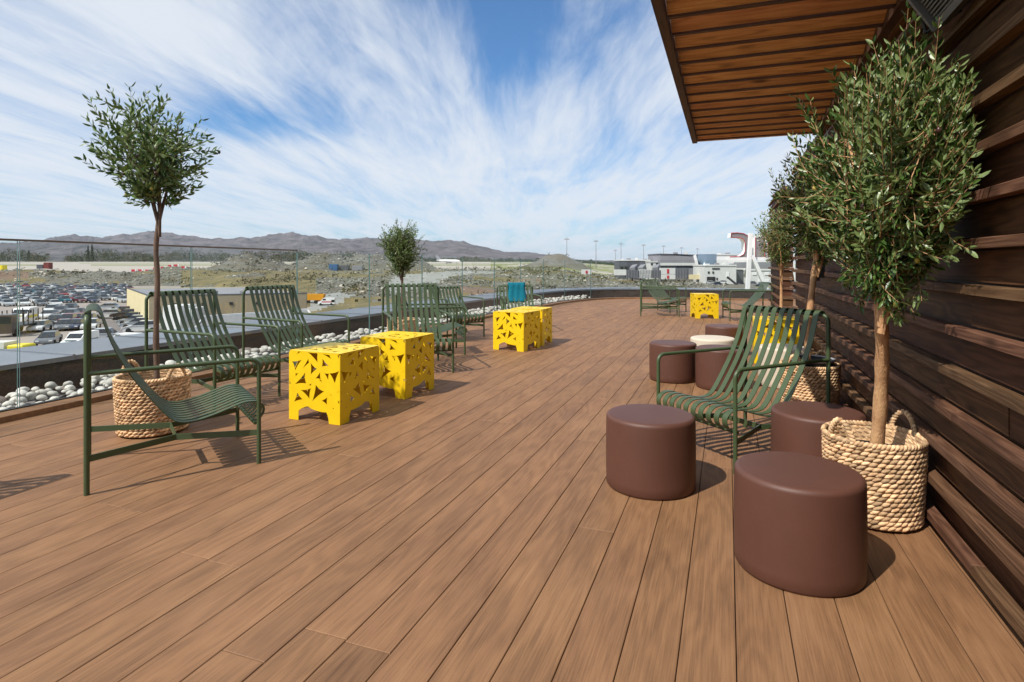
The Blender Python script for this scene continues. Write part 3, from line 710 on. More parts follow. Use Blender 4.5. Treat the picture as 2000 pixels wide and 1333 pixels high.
tab0 = None
for x, y, a, lab in tables:
    if tab0 is None:
        tab0 = empty('side_table'); o = put('table_top', tT, tab0, (0, 0, THt - 0.0015))
        for k in range(4):
            s = put('side_panel', sA if k % 2 == 0 else sB, tab0)
            an = k * math.pi / 2; s.rotation_euler = (R(90), 0, an); s.location = (math.sin(an) * (S2 - .002), -math.cos(an) * (S2 - .002), 0)
        t = tab0
    else: t = copy_tree(tab0)
    t.location = (x, y, 0.001); t.rotation_euler = (0, 0, R(a)); tag(t, lab, 'side table', 'yellow cut-out side tables')

# ------------------------------------------------------------------ drum stools
def stool_mesh(m, r=0.24, h=0.383):
    mb = MB(); p = [(0.0, 0.008), (r - 0.03, 0.008), (r - 0.022, 0.0), (r - 0.012, 0.0), (r - 0.004, 0.012)]
    for k in range(1, 8): p.append((r - 0.004 + 0.002 * math.sin(k / 8 * 3.14), 0.012 + (h - 0.045) * k / 8))
    for k in range(0, 9):
        a = R(k * 90 / 8); p.append((r - 0.026 + 0.022 * math.cos(a), h - 0.022 + 0.022 * math.sin(a)))
    p += [(r * 0.6, h + 0.0006), (0.0, h + 0.001)]
    mb.lathe(p, 96); return mb.mesh('drum_stool', m)
sm_ = stool_mesh(M['stool']); sp_ = stool_mesh(M['stool_pale'])
for x, y, pale, lab in ((0.752, 3.176, 0, 'burgundy drum stool at the left of the front group, in front of the right chair'),
                        (1.135, 2.319, 0, 'largest nearest burgundy drum stool in front of the woven basket'),
                        (1.70, 3.25, 0, 'burgundy drum stool between the right chair and the front basket'),
                        (1.665, 6.04, 0, 'burgundy drum stool farther back, leftmost of the rear cluster'),
                        (2.03, 5.67, 0, 'burgundy drum stool partly behind the armrest of the right chair'),
                        (2.215, 6.44, 1, 'pale beige drum stool in the open among the burgundy ones'),
                        (2.68, 5.75, 1, 'second pale beige drum stool, seen through the slats of the right chair'),
                        (2.79, 7.68, 0, 'farthest burgundy drum stool, behind the pale beige one')):
    o = put('drum_stool', sp_ if pale else sm_, None, (x, y, 0.001), hsh(x) * 6)
    tag(o, lab, 'stool', 'drum stools')

# ------------------------------------------------------------------ woven baskets
def basket(r=0.205, h=0.385, rows=17):
    root = empty('woven_basket')
    base_v, base_f = ico(1)
    mb = MB(); random.seed(5)
    for k in range(rows):
        z = 0.012 + (h - 0.02) * k / rows; rr = r * (0.93 + 0.07 * min(1, k / rows * 1.3)) ; n = int(2 * math.pi * rr / 0.030)
        for j in range(n):
            a = (j + (k % 2) * 0.5 + random.uniform(-.12, .12)) * 2 * math.pi / n
            c = Vector((math.cos(a) * rr, math.sin(a) * rr, z + 0.011 + random.uniform(-.0012, .0012)))
            tg = Vector((-math.sin(a), math.cos(a), 0)); ro = Vector((math.cos(a), math.sin(a), 0)); up = Vector((0, 0, 1))
            sl = 0.42 if k % 2 == 0 else 0.42
            ex = (tg * math.cos(sl) + up * math.sin(sl)); ez = (up * math.cos(sl) - tg * math.sin(sl))
            s1, s2_, s3 = 0.0225 * random.uniform(.9, 1.12), 0.0115, 0.0090 * random.uniform(.9, 1.15)
            mb.add([c + ex * v.x * s1 + ro * v.y * s2_ + ez * v.z * s3 for v in v1], f1, 0, True)
    o = mb.build('woven_wall', M['wicker'], root); tag(o, kind='stuff')
    def rope(P, rad, name, closed=False):
        mb = MB(); n = max(6, int(sum((P[i + 1] - P[i]).length for i in range(len(P) - 1)) / 0.017)); P2 = resample(P, sum((P[i + 1] - P[i]).length for i in range(len(P) - 1)) / n)
        for i_ in range(len(P2) - 1):
            c = (P2[i_] + P2[i_ + 1]) / 2; t_ = (P2[i_ + 1] - P2[i_]).normalized(); s_ = t_.cross(Vector((0, 0, 1))); s_ = s_.normalized() if s_.length > .1 else Vector((1, 0, 0)); u2 = s_.cross(t_)
            ex = (t_ * 0.72 + u2 * 0.69).normalized(); ez = (u2 * 0.72 - t_ * 0.69).normalized()
            mb.add([c + ex * v.x * rad * 1.45 + s_ * v.y * rad + ez * v.z * rad * 0.8 for v in v1], f1, 0, True)
        return mb.build(name, M['wicker'], root)
    ring = [Vector((math.cos(R(a)) * (r + .002), math.sin(R(a)) * (r + .002), h)) for a in range(0, 361, 6)]
    rope(ring, 0.0125, 'rim')
    for s in (-1, 1):
        P = []
        for a in range(0, 181, 12):
            an = R(-17 + 34 * a / 180) + (0 if s > 0 else math.pi); P.append(Vector((math.cos(an) * (r + .004), math.sin(an) * (r + .004), h + 0.005 + 0.085 * math.sin(R(a)) ** 0.7)))
        rope(P, 0.012, 'handle')
    mb = MB(); mb.lathe([(r * .92, 0.01), (r * .965, h * .6), (r * .965, h - 0.01)], 40); mb.lathe([(0, 0.012), (r * .92, 0.012)], 40); mb.build('liner', M['wicker'], root)
    mb = MB(); mb.lathe([(r * .80, 0.02), (r * .84, h * .80)], 32); mb.lathe([(r * .84, h * .80), (r * .87, h * .80)], 32); mb.build('pot', M['liner'], root)
    mb = MB(); pr = [(r * .84, h * .70)] + [(r * .84 * q / 6, h * .70 + 0.008 * math.sin(q * 2.1)) for q in range(5, -1, -1)]; mb.lathe(pr, 24); mb.build('soil', M['soil'], root)
    return root
bk = basket()
pp = empty('plant_pot', (2.405, 4.72, 0.10)); mb = MB(); mb.lathe([(.165, 0), (.178, .32), (.184, .33), (.172, .335), (.168, .30), (.0, .26)], 48); mb.build('pot_body', M['liner'], pp)
mb = MB(); mb.lathe([(.176, .318), (.187, .326), (.187, .338), (.172, .340), (.169, .330)], 48); mb.build('rim', M['pot_rim'], pp); tag(pp, 'dark plastic pot with pale rim standing proud in the middle basket by the wall', 'plant pot')
# ------------------------------------------------------------------ olive trees
def keep_off_wall(B, p, m):
    w = B + p; d = (w.x - 0.3693 * w.y) - (OFF - 0.03 - m)
    return p + NL * d * cosT if (d > 0 and w.z < 2.6 and w.y < 8.3) else p
def olive_tree(name, base, trunk, fork_z, crown_c, crown_r, twigs, per, leaf_len, bark, seed, lab, olives=20, rt=0.022, start=0.32, fork_xy=None, power=0.45, sides=6, flat_bottom=0.0, lumpy=.16):
    random.seed(seed); root = empty(name, base)
    B = Vector(base); tp = [Vector(p) for p in trunk]; tp = catmull(tp, 5)
    mb = MB(); n = len(tp); mb.tube(tp, [rt * (1.12 - 0.3 * i_ / n) * (1 + .07 * math.sin(i_ * 1.7)) for i_ in range(n)], 12); mb.build('trunk', bark, root)
    fk = tp[-1]; C = Vector(crown_c); Rr = Vector(crown_r)
    limbs = []; lb = MB()
    for k in range(sides):
        a = 2 * math.pi * k / sides + random.uniform(-.3, .3); q = C + Vector((math.cos(a) * Rr.x * .55, math.sin(a) * Rr.y * .55, Rr.z * random.uniform(-.15, .55)))
        if k == 0: q = C + Vector((0, 0, Rr.z * .6))
        P = catmull([fk - Vector((0, 0, 0.03 * k)), fk.lerp(q, .4) + Vector((random.uniform(-.03, .03), random.uniform(-.03, .03), .03)), q], 6)
        lb.tube(P, [rt * .62 * (1 - .8 * i_ / len(P)) for i_ in range(len(P))], 6); limbs.append(P)
    lb.build('branches', bark, root)
    tw = MB(); lf = MB(); tips = []
    for k in range(twigs):
        while True:
            d = Vector((random.uniform(-1, 1), random.uniform(-1, 1), random.uniform(-1, 1)))
            if 0.02 < d.length < 1: break
        d.normalize(); d *= random.random() ** power
        lump = 1 + lumpy * mnoise.noise(d * 2.2 + Vector((seed, 0, 0))) * 2
        tip = C + Vector((d.x * Rr.x, d.y * Rr.y, d.z * Rr.z)) * lump
        if flat_bottom and d.z < 0: tip = tip.lerp(fk, flat_bottom * -d.z)
        tip = keep_off_wall(B, tip, 0.05)
        allp = random.choice(limbs); s0 = allp[random.randint(2, len(allp) - 1)]
        s0 = s0.lerp(tip, start * random.random())
        if (tip - s0).length > 0.34: s0 = tip + (s0 - tip).normalized() * random.uniform(0.24, 0.36)
        ax = (tip - s0).normalized()
        md_ = s0.lerp(tip, .5) + Vector((0, 0, -0.02)) + Vector((random.uniform(-.02, .02), random.uniform(-.02, .02), 0))
        P = catmull([s0, md_, tip + Vector((0, 0, 0.02))], 3); tw.tube(P, [0.0026, .0024, .0022, .002, .0016, .0012, .001][:len(P)], 3, cap=False)
        ph = random.uniform(0, 6)
        for j in range(per):
            t_ = (j // 2 + 0.6) / (per / 2); t_ = min(1, 0.12 + t_ * .88); fi = t_ * (len(P) - 1); i0 = min(int(fi), len(P) - 2); p = P[i0].lerp(P[i0 + 1], fi - i0)
            tg = (P[min(i0 + 1, len(P) - 1)] - P[i0]).normalized(); s_ = tg.cross(Vector((.3, .2, 1))).normalized(); u2 = s_.cross(tg)
            an = ph + (j // 2) * 1.57 + (j % 2) * math.pi; side = s_ * math.cos(an) + u2 * math.sin(an)
            ld = (tg * random.uniform(.55, 1.0) + side * random.uniform(.55, .95) + Vector((0, 0, .12))).normalized()
            nr = ld.cross(side).cross(ld); nr = (nr + Vector((random.uniform(-.5, .5), random.uniform(-.5, .5), random.uniform(0, .7)))).normalized(); wv = ld.cross(nr).normalized(); nr = wv.cross(ld)
            L_ = leaf_len * random.uniform(.7, 1.15) * (1 - .25 * t_); w_ = L_ * random.uniform(.13, .17)
            ld = (keep_off_wall(B, p + ld * L_, 0.012) - p).normalized()
            a0 = p; a1 = p + ld * L_ * .38 + wv * w_ + nr * w_ * .3; a2 = p + ld * L_ + nr * (-L_ * .08); a3 = p + ld * L_ * .38 - wv * w_ + nr * w_ * .3; a4 = p + ld * L_ * .45
            a5 = p + ld * L_ * .72 + wv * w_ * .8; a6 = p + ld * L_ * .72 - wv * w_ * .8
            lf.add([a0, a1, a5, a2, a6, a3, a4], [(0, 1, 6), (1, 2, 6), (2, 3, 6), (3, 4, 6), (4, 5, 6), (5, 0, 6)], 0)
        tips.append(P)
    tw.build('twigs', bark, root)
    o = lf.build('foliage', M['leaf_fresh'] if bark is M['bark_dark'] else M['leaf'], root); tag(o, kind='stuff')
    V2, F2 = ico(2)
    mb1 = MB(); mb1.add([Vector((v.x * .010, v.y * .010, v.z * .013)) for v in V2], F2, 0, True); m1 = mb1.mesh('olive', M['olive']); m2 = mb1.mesh('olive', M['olive_y'])
    for k in range(olives):
        P = random.choice(tips); p = P[random.randint(1, len(P) - 1)]
        put('olive', m1 if random.random() < .65 else m2, root, p + Vector((random.uniform(-.01, .01), random.uniform(-.01, .01), -0.02)))
    tag(root, lab, 'olive tree', 'potted olive trees'); return root
bas = [(-2.575, 4.19, 1.12, 1.02, -20, 'woven basket planter behind the nearest left chair', 0),
       (1.715, 2.775, 1.0, 1.0, 20, 'woven basket planter with looped handles at front right beside the wall', 0),
       (2.405, 4.72, 1.03, 1.0, 35, 'woven basket planter behind the right chair, by the wall', 0),
       (3.82, 8.28, 1.0, 1.0, 0, 'small far woven basket planter near the gap in the timber wall', 0),
       (-1.60, 8.50, 1.0, 1.0, 10, 'woven basket planter behind the high-backed chair, by the glass', 0)]
for k, (x, y, s, sz, a, lab, _) in enumerate(bas):
    b = bk if k == 0 else copy_tree(bk)
    b.location = (x, y, 0.001); b.scale = (s, s, sz); b.rotation_euler = (0, 0, R(a)); tag(b, lab, 'basket', 'woven basket planters')
olive_tree('olive_tree', (-2.575, 4.19, 0.27), [(0.03, 0, 0), (0.02, 0, .4), (0.03, 0, .8), (0.02, 0, 1.05), (0.045, 0, 1.30)], 0, (-0.01, 0, 1.735), (0.46, 0.46, 0.44), 165, 18, .070, M['bark_dark'], 3,
           'slim olive tree with an airy round crown at far left', 26, rt=.018, power=.42, flat_bottom=.35, sides=7)
olive_tree('olive_tree', (1.715, 2.775, 0.27), [(0.015, 0, 0), (0.0, -.06, .3), (-0.05, -.15, .55), (-0.10, -.22, .72), (-0.13, -.27, .84)], 0, (-0.07, -0.33, 1.30), (0.39, 0.49, 0.60), 800, 20, .056, M['bark_pale'], 8,
           'large dense olive tree at front right with pale trunk', 34, rt=.028, lumpy=.34, power=.40, sides=8, flat_bottom=.42)
olive_tree('olive_tree', (2.405, 4.72, 0.27), [(-0.02, 0, 0), (-0.01, 0, .35), (0.02, 0, .7), (0.06, 0, 1.0)], 0, (0.05, -0.02, 1.42), (0.37, 0.38, 0.52), 340, 18, .058, M['bark_pale'], 21,
           'middle olive tree along the wall, partly behind the large front one', 16, rt=.026, power=.42, sides=7, flat_bottom=.2)
olive_tree('olive_tree', (3.82, 8.28, 0.27), [(-0.01, 0, 0), (0.0, 0, .4), (0.0, 0, .85)], 0, (0.0, -0.02, 1.30), (0.42, 0.40, 0.46), 220, 16, .058, M['bark_pale'], 33,
           'farthest olive tree at the end of the timber wall', 6, rt=.020, power=.42, sides=6, flat_bottom=.3)
olive_tree('olive_tree', (-1.60, 8.50, 0.27), [(0.0, 0, 0), (0.0, 0, .4), (0.0, 0, .74)], 0, (-0.01, 0, 1.19), (0.38, 0.38, 0.38), 420, 16, .050, M['bark_dark'], 41,
           'small compact olive tree in the centre distance by the glass', 6, rt=.020, power=.42, sides=6, flat_bottom=.5)

# ================================================================== beyond the deck
GZ = -8.0
def smooth(a, b, x):
    if b == a: return float(x > a)
    t = max(0.0, min(1.0, (x - a) / (b - a))); return t * t * (3 - 2 * t)
def fbm(x, y, s, o=4, k=0.0): return mnoise.fractal(Vector((x * s, y * s, k)), 0.9, 2.0, o, noise_basis='PERLIN_ORIGINAL')
def heaps(x, y):
    h = 0.0
    for cx, cy, rx, ry, hh in HEAPS:
        d = math.sqrt(((x - cx) / rx) ** 2 + ((y - cy) / ry) ** 2)
        if d < 1: h = max(h, hh * min(1, (1 - d) * 1.35) ** 1.1)
    return h
HEAPS = []
def heap(px, Z, wpx, depth, h): HEAPS.append(((px - 1000) * Z / FP, Z, wpx / 2 * Z / FP, depth, h))
heap(478, 330, 130, 30, 8.0); heap(520, 320, 120, 26, 5.5); heap(640, 330, 170, 40, 8.6); heap(720, 340, 160, 40, 8.4); heap(800, 345, 120, 34, 6.5)
heap(1090, 420, 150, 40, 9.5); heap(345, 300, 90, 20, 2.0)
def ground_z(x, y):
    """height of the land beyond the building"""
    px_ = 1000 + FP * x / max(y, 1)
    e0 = 236 + (90 - 236) * smooth(330, 640, px_); e0 += (200 - e0) * smooth(1050, 1250, px_) * 1.0
    e1 = 292 + 40 * smooth(1050, 1300, px_); rise = 5.3 * (1 - 0.93 * smooth(1060, 1260, px_))
    z = GZ + rise * smooth(e0, e1, y)
    if y > 292: z += (y - 292) * 0.0073 * (1 - 0.6 * smooth(1060, 1260, px_)) if y < 1400 else 8.1 * (1 - 0.6 * smooth(1060, 1260, px_))
    rough = smooth(e0 - 4, e0 + 20, y) * (1 - smooth(e1 + 5, e1 + 70, y))
    z += rough * (1.3 * fbm(x, y, 0.035) + 0.5 * fbm(x, y, 0.15, 4, 3.0)) + heaps(x, y) * (1 + 0.25 * fbm(x, y, 0.12, 3, 8.0))
    return z
gs = MB(); gs.add([(-30000, -3000, GZ - .35), (30000, -3000, GZ - .35), (30000, 40000, GZ - .35), (-30000, 40000, GZ - .35)], [(0, 1, 2, 3)])
o = gs.build('ground', M['field']); tag(o, kind='structure')
# land surface, one mesh in strips of its own ground cover
TM = [M['asphalt'], M['rubble_ground'], M['dry_grass'], M['gravel_road'], M['runway'], M['field'], M['dirt'], M['asphalt_dark']]
def cover(x, y):
    px_ = 1000 + FP * x / max(y, 1); n = fbm(x, y, 0.02, 4, 5.0); n2 = fbm(x, y, 0.06, 3, 9.0)
    if heaps(x, y) > 0.25: return 1
    if y > 1240: return 5
    if y > 292:
        if px_ > 1230: return 0
        if px_ > 960: return 5 if n > -0.05 and y > 330 else (1 if y < 345 else 4)
        if 560 < y < 640 and (px_ < 80 or px_ > 180): return 5
        if 800 < y < 840 and px_ > 150: return 5
        return 4 if y > 345 or px_ < 330 else 1
    if px_ < 352:
        if y < 236: return 7 if (y < 112 and px_ > 185) else 0
        if 262 < y < 285 and -20 < px_ < 60: return 6
        return 2 if n2 > 0.22 else 1
    if px_ < 610:
        if y < 118: return 0
        return 2 if n > -0.28 else 1
    if px_ < 760:
        if y < 104 + 10 * n2: return 0
        road = 640 + (y - 100) * 1.35
        if 150 < y < 225 and px_ > 620: return 1
        if abs(px_ - (560 + (y - 100) * 1.9)) < 46 and y > 112: return 3
        return 2 if n2 > -0.16 - smooth(760, 600, px_) * .3 else 1
    if px_ < 1060:
        if abs(px_ - (640 + (y - 100) * 1.55)) < 60: return 3
        if y > 215: return 2 if n > 0.02 else 1
        return 1 if n2 > -0.12 else (6 if n > 0 else 2)
    if y > 268: return 2 if n2 > -0.35 else 1
    return 1
xs_ = [-120 + 11 * i for i in range(170)]; ys_ = []
y = 60.0
while y < 1700: ys_.append(y); y *= 1.018 if y < 400 else 1.04
V = []; Fc = []; mi = []
tm = MB()
for y in ys_:
    for p in xs_: x = (p - 1000) * y / FP; V.append((x, y, ground_z(x, y)))
nx_ = len(xs_)
for a in range(len(ys_) - 1):
    for b in range(nx_ - 1):
        i0 = a * nx_ + b; cx = (V[i0][0] + V[i0 + nx_ + 1][0]) / 2; cy = (V[i0][1] + V[i0 + nx_ + 1][1]) / 2
        tm.f.append((i0, i0 + 1, i0 + nx_ + 1, i0 + nx_)); tm.m.append(cover(cx, cy)); tm.sm.append(True)
tm.v = V; o = tm.build('terrain', TM); tag(o, kind='structure')
# loose blasted rock on the slopes
random.seed(77); rk = MB(); v0, f0 = ico(1)
def rock(x, y, r, mi):
    z = ground_z(x, y); a = random.uniform(0, 6.3); c, s = math.cos(a), math.sin(a); k = [random.uniform(.6, 1.2) for _ in range(12)]; h = random.uniform(.5, .9)
    rk.add([(x + (v.x * c - v.y * s) * r * k[i] * 1.2, y + (v.x * s + v.y * c) * r * k[i], z + v.z * r * h * k[i] + r * .2) for i, v in enumerate(v0)], f0, mi)
cnt = 0; tries = 0
while cnt < 9500 and tries < 60000:
    tries += 1
    p = random.uniform(-60, 1420); y = 95 + (345 - 95) * random.random() ** 0.8; x = (p - 1000) * y / FP
    cv = cover(x, y)
    if cv != 1 and not (cv in (2, 3, 6) and random.random() < .10): continue
    if p < 352 and y < 238: continue
    if 352 <= p < 600 and y < 215: continue
    r = random.uniform(.18, .5) * (y / 230) ** .6 * (1.7 if random.random() < .08 else 1)
    rock(x, y, r, 1 if (random.random() < .16 or (p < 90 and 255 < y < 288)) else 0); cnt += 1
o = rk.build('blasted_rocks', [M['rock'], M['rock_pale']]); tag(o, kind='stuff')

# low scrub and bushes on the slopes
random.seed(19); sb = MB()
def tuft(x, y, w, h, n):
    z = ground_z(x, y)
    for _ in range(n):
        a = random.uniform(0, 6.28); r_ = w * random.random() ** .5; c = Vector((x + math.cos(a) * r_, y + math.sin(a) * r_, z + h * random.random()))
        d = [Vector((random.uniform(-1, 1), random.uniform(-1, 1), random.uniform(-1, 1))) * h * .34 for _ in range(3)]
        sb.add([c + d[0], c + d[1], c + d[2]], [(0, 1, 2)], 0 if random.random() < .35 else 1)
k = 0
while k < 900:
    p = random.uniform(-60, 1400); y = random.uniform(105, 430); x = (p - 1000) * y / FP
    if p < 352 and y < 240: continue
    if 352 <= p < 600 and y < 190: continue
    if fbm(x, y, 0.03, 3, 12.0) < 0.02 or cover(x, y) in (0, 3, 4, 7): continue
    tuft(x, y, random.uniform(.8, 3.2), random.uniform(.5, 1.9), 16); k += 1
o = sb.build('scrub', [M['far_tree'], M['far_tree2']]); tag(o, kind='stuff')

# mountains
prof = [(-420, 478), (-150, 470), (0, 477), (60, 476), (90, 471), (130, 464), (165, 461), (200, 463), (250, 458), (300, 456), (335, 461), (360, 466), (400, 470), (450, 467), (490, 466), (530, 463), (570, 461), (600, 463), (640, 467), (700, 466), (740, 468), (800, 471), (840, 471), (880, 469), (910, 473), (950, 483), (985, 492), (1000, 494), (1030, 491), (1060, 494), (1085, 501), (1110, 506), (1180, 510), (1400, 511)]
def ridge(p):
    for (a, ya), (b, yb) in zip(prof[:-1], prof[1:]):
        if a <= p <= b: t = (p - a) / (b - a); return ya + (yb - ya) * t
    return prof[-1][1] if p > 0 else prof[0][1]
mm = MB(); cols = [-420 + 4 * i for i in range(450)]; rows = 46
V = []
for r_ in range(rows):
    t = r_ / (rows - 1); y = 4200 + 4800 * t
    for p in cols:
        x = (p - 1000) * y / FP; H = (HY - ridge(p)) * 8000 / FP
        front = smooth(0.0, 0.79, t); sh = front if t < .79 else 1 - 0.5 * smooth(.79, 1, t)
        n = mnoise.fractal(Vector((x * .0011, y * .0011, 2.0)), 0.8, 2.1, 7); n2 = mnoise.ridged_multi_fractal(Vector((x * .0016, y * .0016, 5.0)), 0.9, 2.0, 6, 1.0, 2.0)
        z = H * (sh * (0.92) + 0.16 * sh * (n2 - 1.1) * (1 - .75 * (t > .74)) + 0.12 * n * min(1, t * 3)) + 6 * n
        V.append((x, y, max(z, -5)))
mm.v = V
for a in range(rows - 1):
    for b in range(len(cols) - 1): i0 = a * len(cols) + b; mm.f.append((i0, i0 + 1, i0 + len(cols) + 1, i0 + len(cols))); mm.m.append(0); mm.sm.append(False)
o = mm.build('mountains', M['mountain']); tag(o, kind='structure')

# far woods (one mass) and the few trees that stand out
random.seed(9)
def clump(mb, c, w, h, n, size, conifer=False, mi=0):
    for _ in range(n):
        u_ = random.random(); a = random.uniform(0, 6.28)
        if conifer: rr = w * (1 - u_) * random.random() ** .5; z = h * (0.08 + .92 * u_)
        else: z = h * (0.15 + .85 * u_); rr = w * math.sqrt(max(0, 1 - (2 * u_ - .85) ** 2 * .85)) * random.random() ** .4
        p = Vector(c) + Vector((math.cos(a) * rr, math.sin(a) * rr, z)); s = size * random.uniform(.5, 1.3)
        d = [Vector((random.uniform(-1, 1), random.uniform(-1, 1), random.uniform(-1, 1))) * s for _ in range(3)]
        mb.add([p + d[0], p + d[1], p + d[2]], [(0, 1, 2)], mi)
fw = MB()
for k in range(1500):
    p = random.uniform(-120, 760) if k % 3 else random.uniform(760, 1240)
    Z = random.uniform(1280, 1560); x = (p - 1000) * Z / FP; z = ground_z(x, Z)
    if 95 < p < 128: continue
    lump = 0.6 + .55 * (0.5 + 0.5 * math.sin(p * .021 + 1) * math.sin(p * .057)) + random.uniform(-.15, .15)
    h = (27 if p < 700 else 11 if p < 1000 else 9) * lump * random.uniform(.7, 1.1)
    if p > 1240: h = 6
    clump(fw, (x, Z, z - 1), h * random.uniform(.45, .8), h, 46, 1.7, random.random() < .25, 0 if (random.random() < .55 or p > 700) else 1)
o = fw.build('far_woods', [M['far_tree'], M['far_tree2']]); tag(o, kind='stuff')
def far_conifer(p, Z, h, w, lab):
    x = (p - 1000) * Z / FP; z = ground_z(x, Z); t = empty('pine_tree', (x, Z, z)); mb = MB(); mb.tube([(0, 0, 0), (0, 0, h * .9)], [h * .02, h * .005], 6); mb.build('trunk', M['bark_dark'], t)
    mb = MB(); clump(mb, (0, 0, 0), w, h, 420, h * .05, True); mb.build('crown', M['far_tree'], t); tag(t, lab, 'tree')
far_conifer(56, 1230, 24, 6.5, 'dark pointed conifer above the airfield, left of the pale gap in the wood')
far_conifer(172, 1240, 34, 5, 'tall twin-topped dark pine, left of the pair above the airfield')
far_conifer(180, 1236, 37, 5.5, 'tallest dark pine, right of the pair above the airfield')

# ------------------------------------------------------------------ vehicles
CARCOL = {'white': (215, 216, 216), 'silver': (178, 184, 190), 'grey': (96, 100, 106), 'black': (26, 27, 30), 'dark blue': (34, 46, 74), 'red': (142, 24, 26), 'dark red': (92, 24, 30), 'teal': (36, 96, 112), 'brown': (74, 62, 54)}
CM = {k: mat('car_paint_' + k.replace(' ', '_'), srgb(*v), rough=0.28, spec=0.6, coat=0.5) for k, v in CARCOL.items()}
def car_parts(col):
    """side profile lofted across the width: body, glazed cabin, wheels, lamps"""
    bod = [(-2.15, .35), (-2.2, .62), (-2.1, .88), (-1.75, .95), (.95, .92), (1.75, .80), (2.12, .66), (2.2, .45), (2.15, .3)]
    out = {}
    mb = MB(); n = len(bod); V = []
    for yy, k in ((-.86, .97), (-.9, 1), (.9, 1), (.86, .97)): pass
    for yy, f_ in ((-.82, 1.0), (-.88, .96), (.88, .96), (.82, 1.0)): V += [(x * (1 if f_ == 1 else .985), yy if abs(yy) < .85 else yy, .3 + (z - .3) * f_) for x, z in bod]
    Fc = [tuple(range(n)), tuple(range(4 * n - 1, 3 * n - 1, -1))]
    for a in range(3):
        for i_ in range(n): j = (i_ + 1) % n; Fc.append((a * n + i_, (a + 1) * n + i_, (a + 1) * n + j, a * n + j))
    mb.add(V, Fc); out['body'] = mb
    g = MB(); gl = [(-1.85, .93, .80), (-1.35, 1.36, .64), (.15, 1.40, .64), (1.05, .92, .80)]
    V = []
    for x, z, w in gl: V += [(x, -w, z), (x, w, z)]
    g.add(V, [(0, 1, 3, 2), (2, 3, 5, 4), (4, 5, 7, 6), (0, 2, 4, 6), (1, 7, 5, 3)], 0); out['window_band'] = g
    r_ = MB(); r_.box((-.6, 0, 1.405), (1.5, 1.24, .05), bev=.02); out['roof'] = r_
    return out
CARM = {}
def carmesh(col):
    if col not in CARM:
        P = car_parts(col); w = MB(); w.tube([(0, -.09, 0), (0, .09, 0)], .32, 12)
        lampm = MB(); lampm.box((0, 0, 0), (.05, .34, .13))
        CARM[col] = (P['body'].mesh('body', CM[col]), P['window_band'].mesh('window_band', M['dark_glass']), P['roof'].mesh('roof', CM[col]))
        if 'w' not in CARM: CARM['w'] = w.mesh('wheel', M['tyre']); CARM['l'] = lampm.mesh('headlight', M['white'])
    return CARM[col]
def car(x, y, a, col, lab, parts=True, s=1.0, grp='cars parked in the car park'):
    z = ground_z(x, y) if y > 61 else GZ; b, g, r_ = carmesh(col)
    t = empty('parked_car', (x, y, z + .01), a); t.scale = (s, s, s * random.uniform(.96, 1.12))
    put('body', b, t); put('window_band', g, t); put('roof', r_, t)
    if parts:
        for sx in (-1.35, 1.35):
            for sy in (-.80, .80): put('wheel', CARM['w'], t, (sx, sy, .32))
        for sy in (-.6, .6): put('headlight', CARM['l'], t, (2.14, sy, .62))
    tag(t, lab, 'car', grp); return t
def gp(p, yy, z=GZ): v = at(p, yy, z); return v.x, v.y
near = [(95, 622, 'white', 'white car left of the two dark cars in the loose front rows'), (101, 611, 'white', 'white car just behind another white one in the loose front rows'), (118, 613, 'grey', 'grey car between white cars in the loose front rows'),
        (137, 609, 'black', 'black car at the back of the loose front rows'), (137, 622, 'silver', 'silver car in front of a black one, loose front rows'), (153, 618, 'dark red', 'dark red car beside the silver one, loose front rows'),
        (107, 635, 'black', 'black car at the left of the red cars'), (133, 634, 'red', 'red car behind two dark ones'), (150, 630, 'red', 'second red car, right of the first'), (125, 645, 'grey', 'grey car in the frontmost left place of its row'),
        (148, 644, 'dark blue', 'dark blue car right of the grey front one'), (172, 634, 'dark blue', 'dark blue car right of the red pair'), (78, 647, 'white', 'lone white car beside the flatbed truck'), (178, 644, 'white', 'white car at the right end of the front row'),
        (238, 616, 'dark red', 'dark red car nearest the beige building corner'), (246, 622, 'brown', 'brown car in the line along the beige building'), (254, 628, 'black', 'black car in the line along the beige building'),
        (262, 634, 'silver', 'silver car in the line along the beige building'), (270, 642, 'silver', 'silver car second from the front by the beige building'), (277, 650, 'white', 'white car at the front of the line by the beige building'),
        (208, 606, 'silver', 'silver car left of the line by the beige building'), (212, 622, 'white', 'pale car behind the tilted chair back, near the building'),
        (190, 668, 'silver', 'silver car close under the parapet'), (95, 673, 'grey', 'grey estate car close under the parapet at left')]
random.seed(31)
for p, yy, c, lab in near:
    x, y = gp(p, yy); a = R(-65) + random.uniform(-.1, .1) if p < 180 else R(200)
    car(x, y, a, c, lab, grp='loosely parked cars in front')
ordn = ['first', 'second', 'third', 'fourth', 'fifth', 'sixth', 'seventh', 'eighth', 'ninth', 'tenth', 'eleventh', 'twelfth', '13th', '14th', '15th', '16th', '17th', '18th']
pal = ['grey'] * 4 + ['silver'] * 6 + ['black'] * 4 + ['dark blue'] * 4 + ['white'] * 5 + ['brown', 'dark red', 'teal', 'red']
rowsZ = [126, 136, 144, 156, 164, 177, 186, 200, 210, 224]
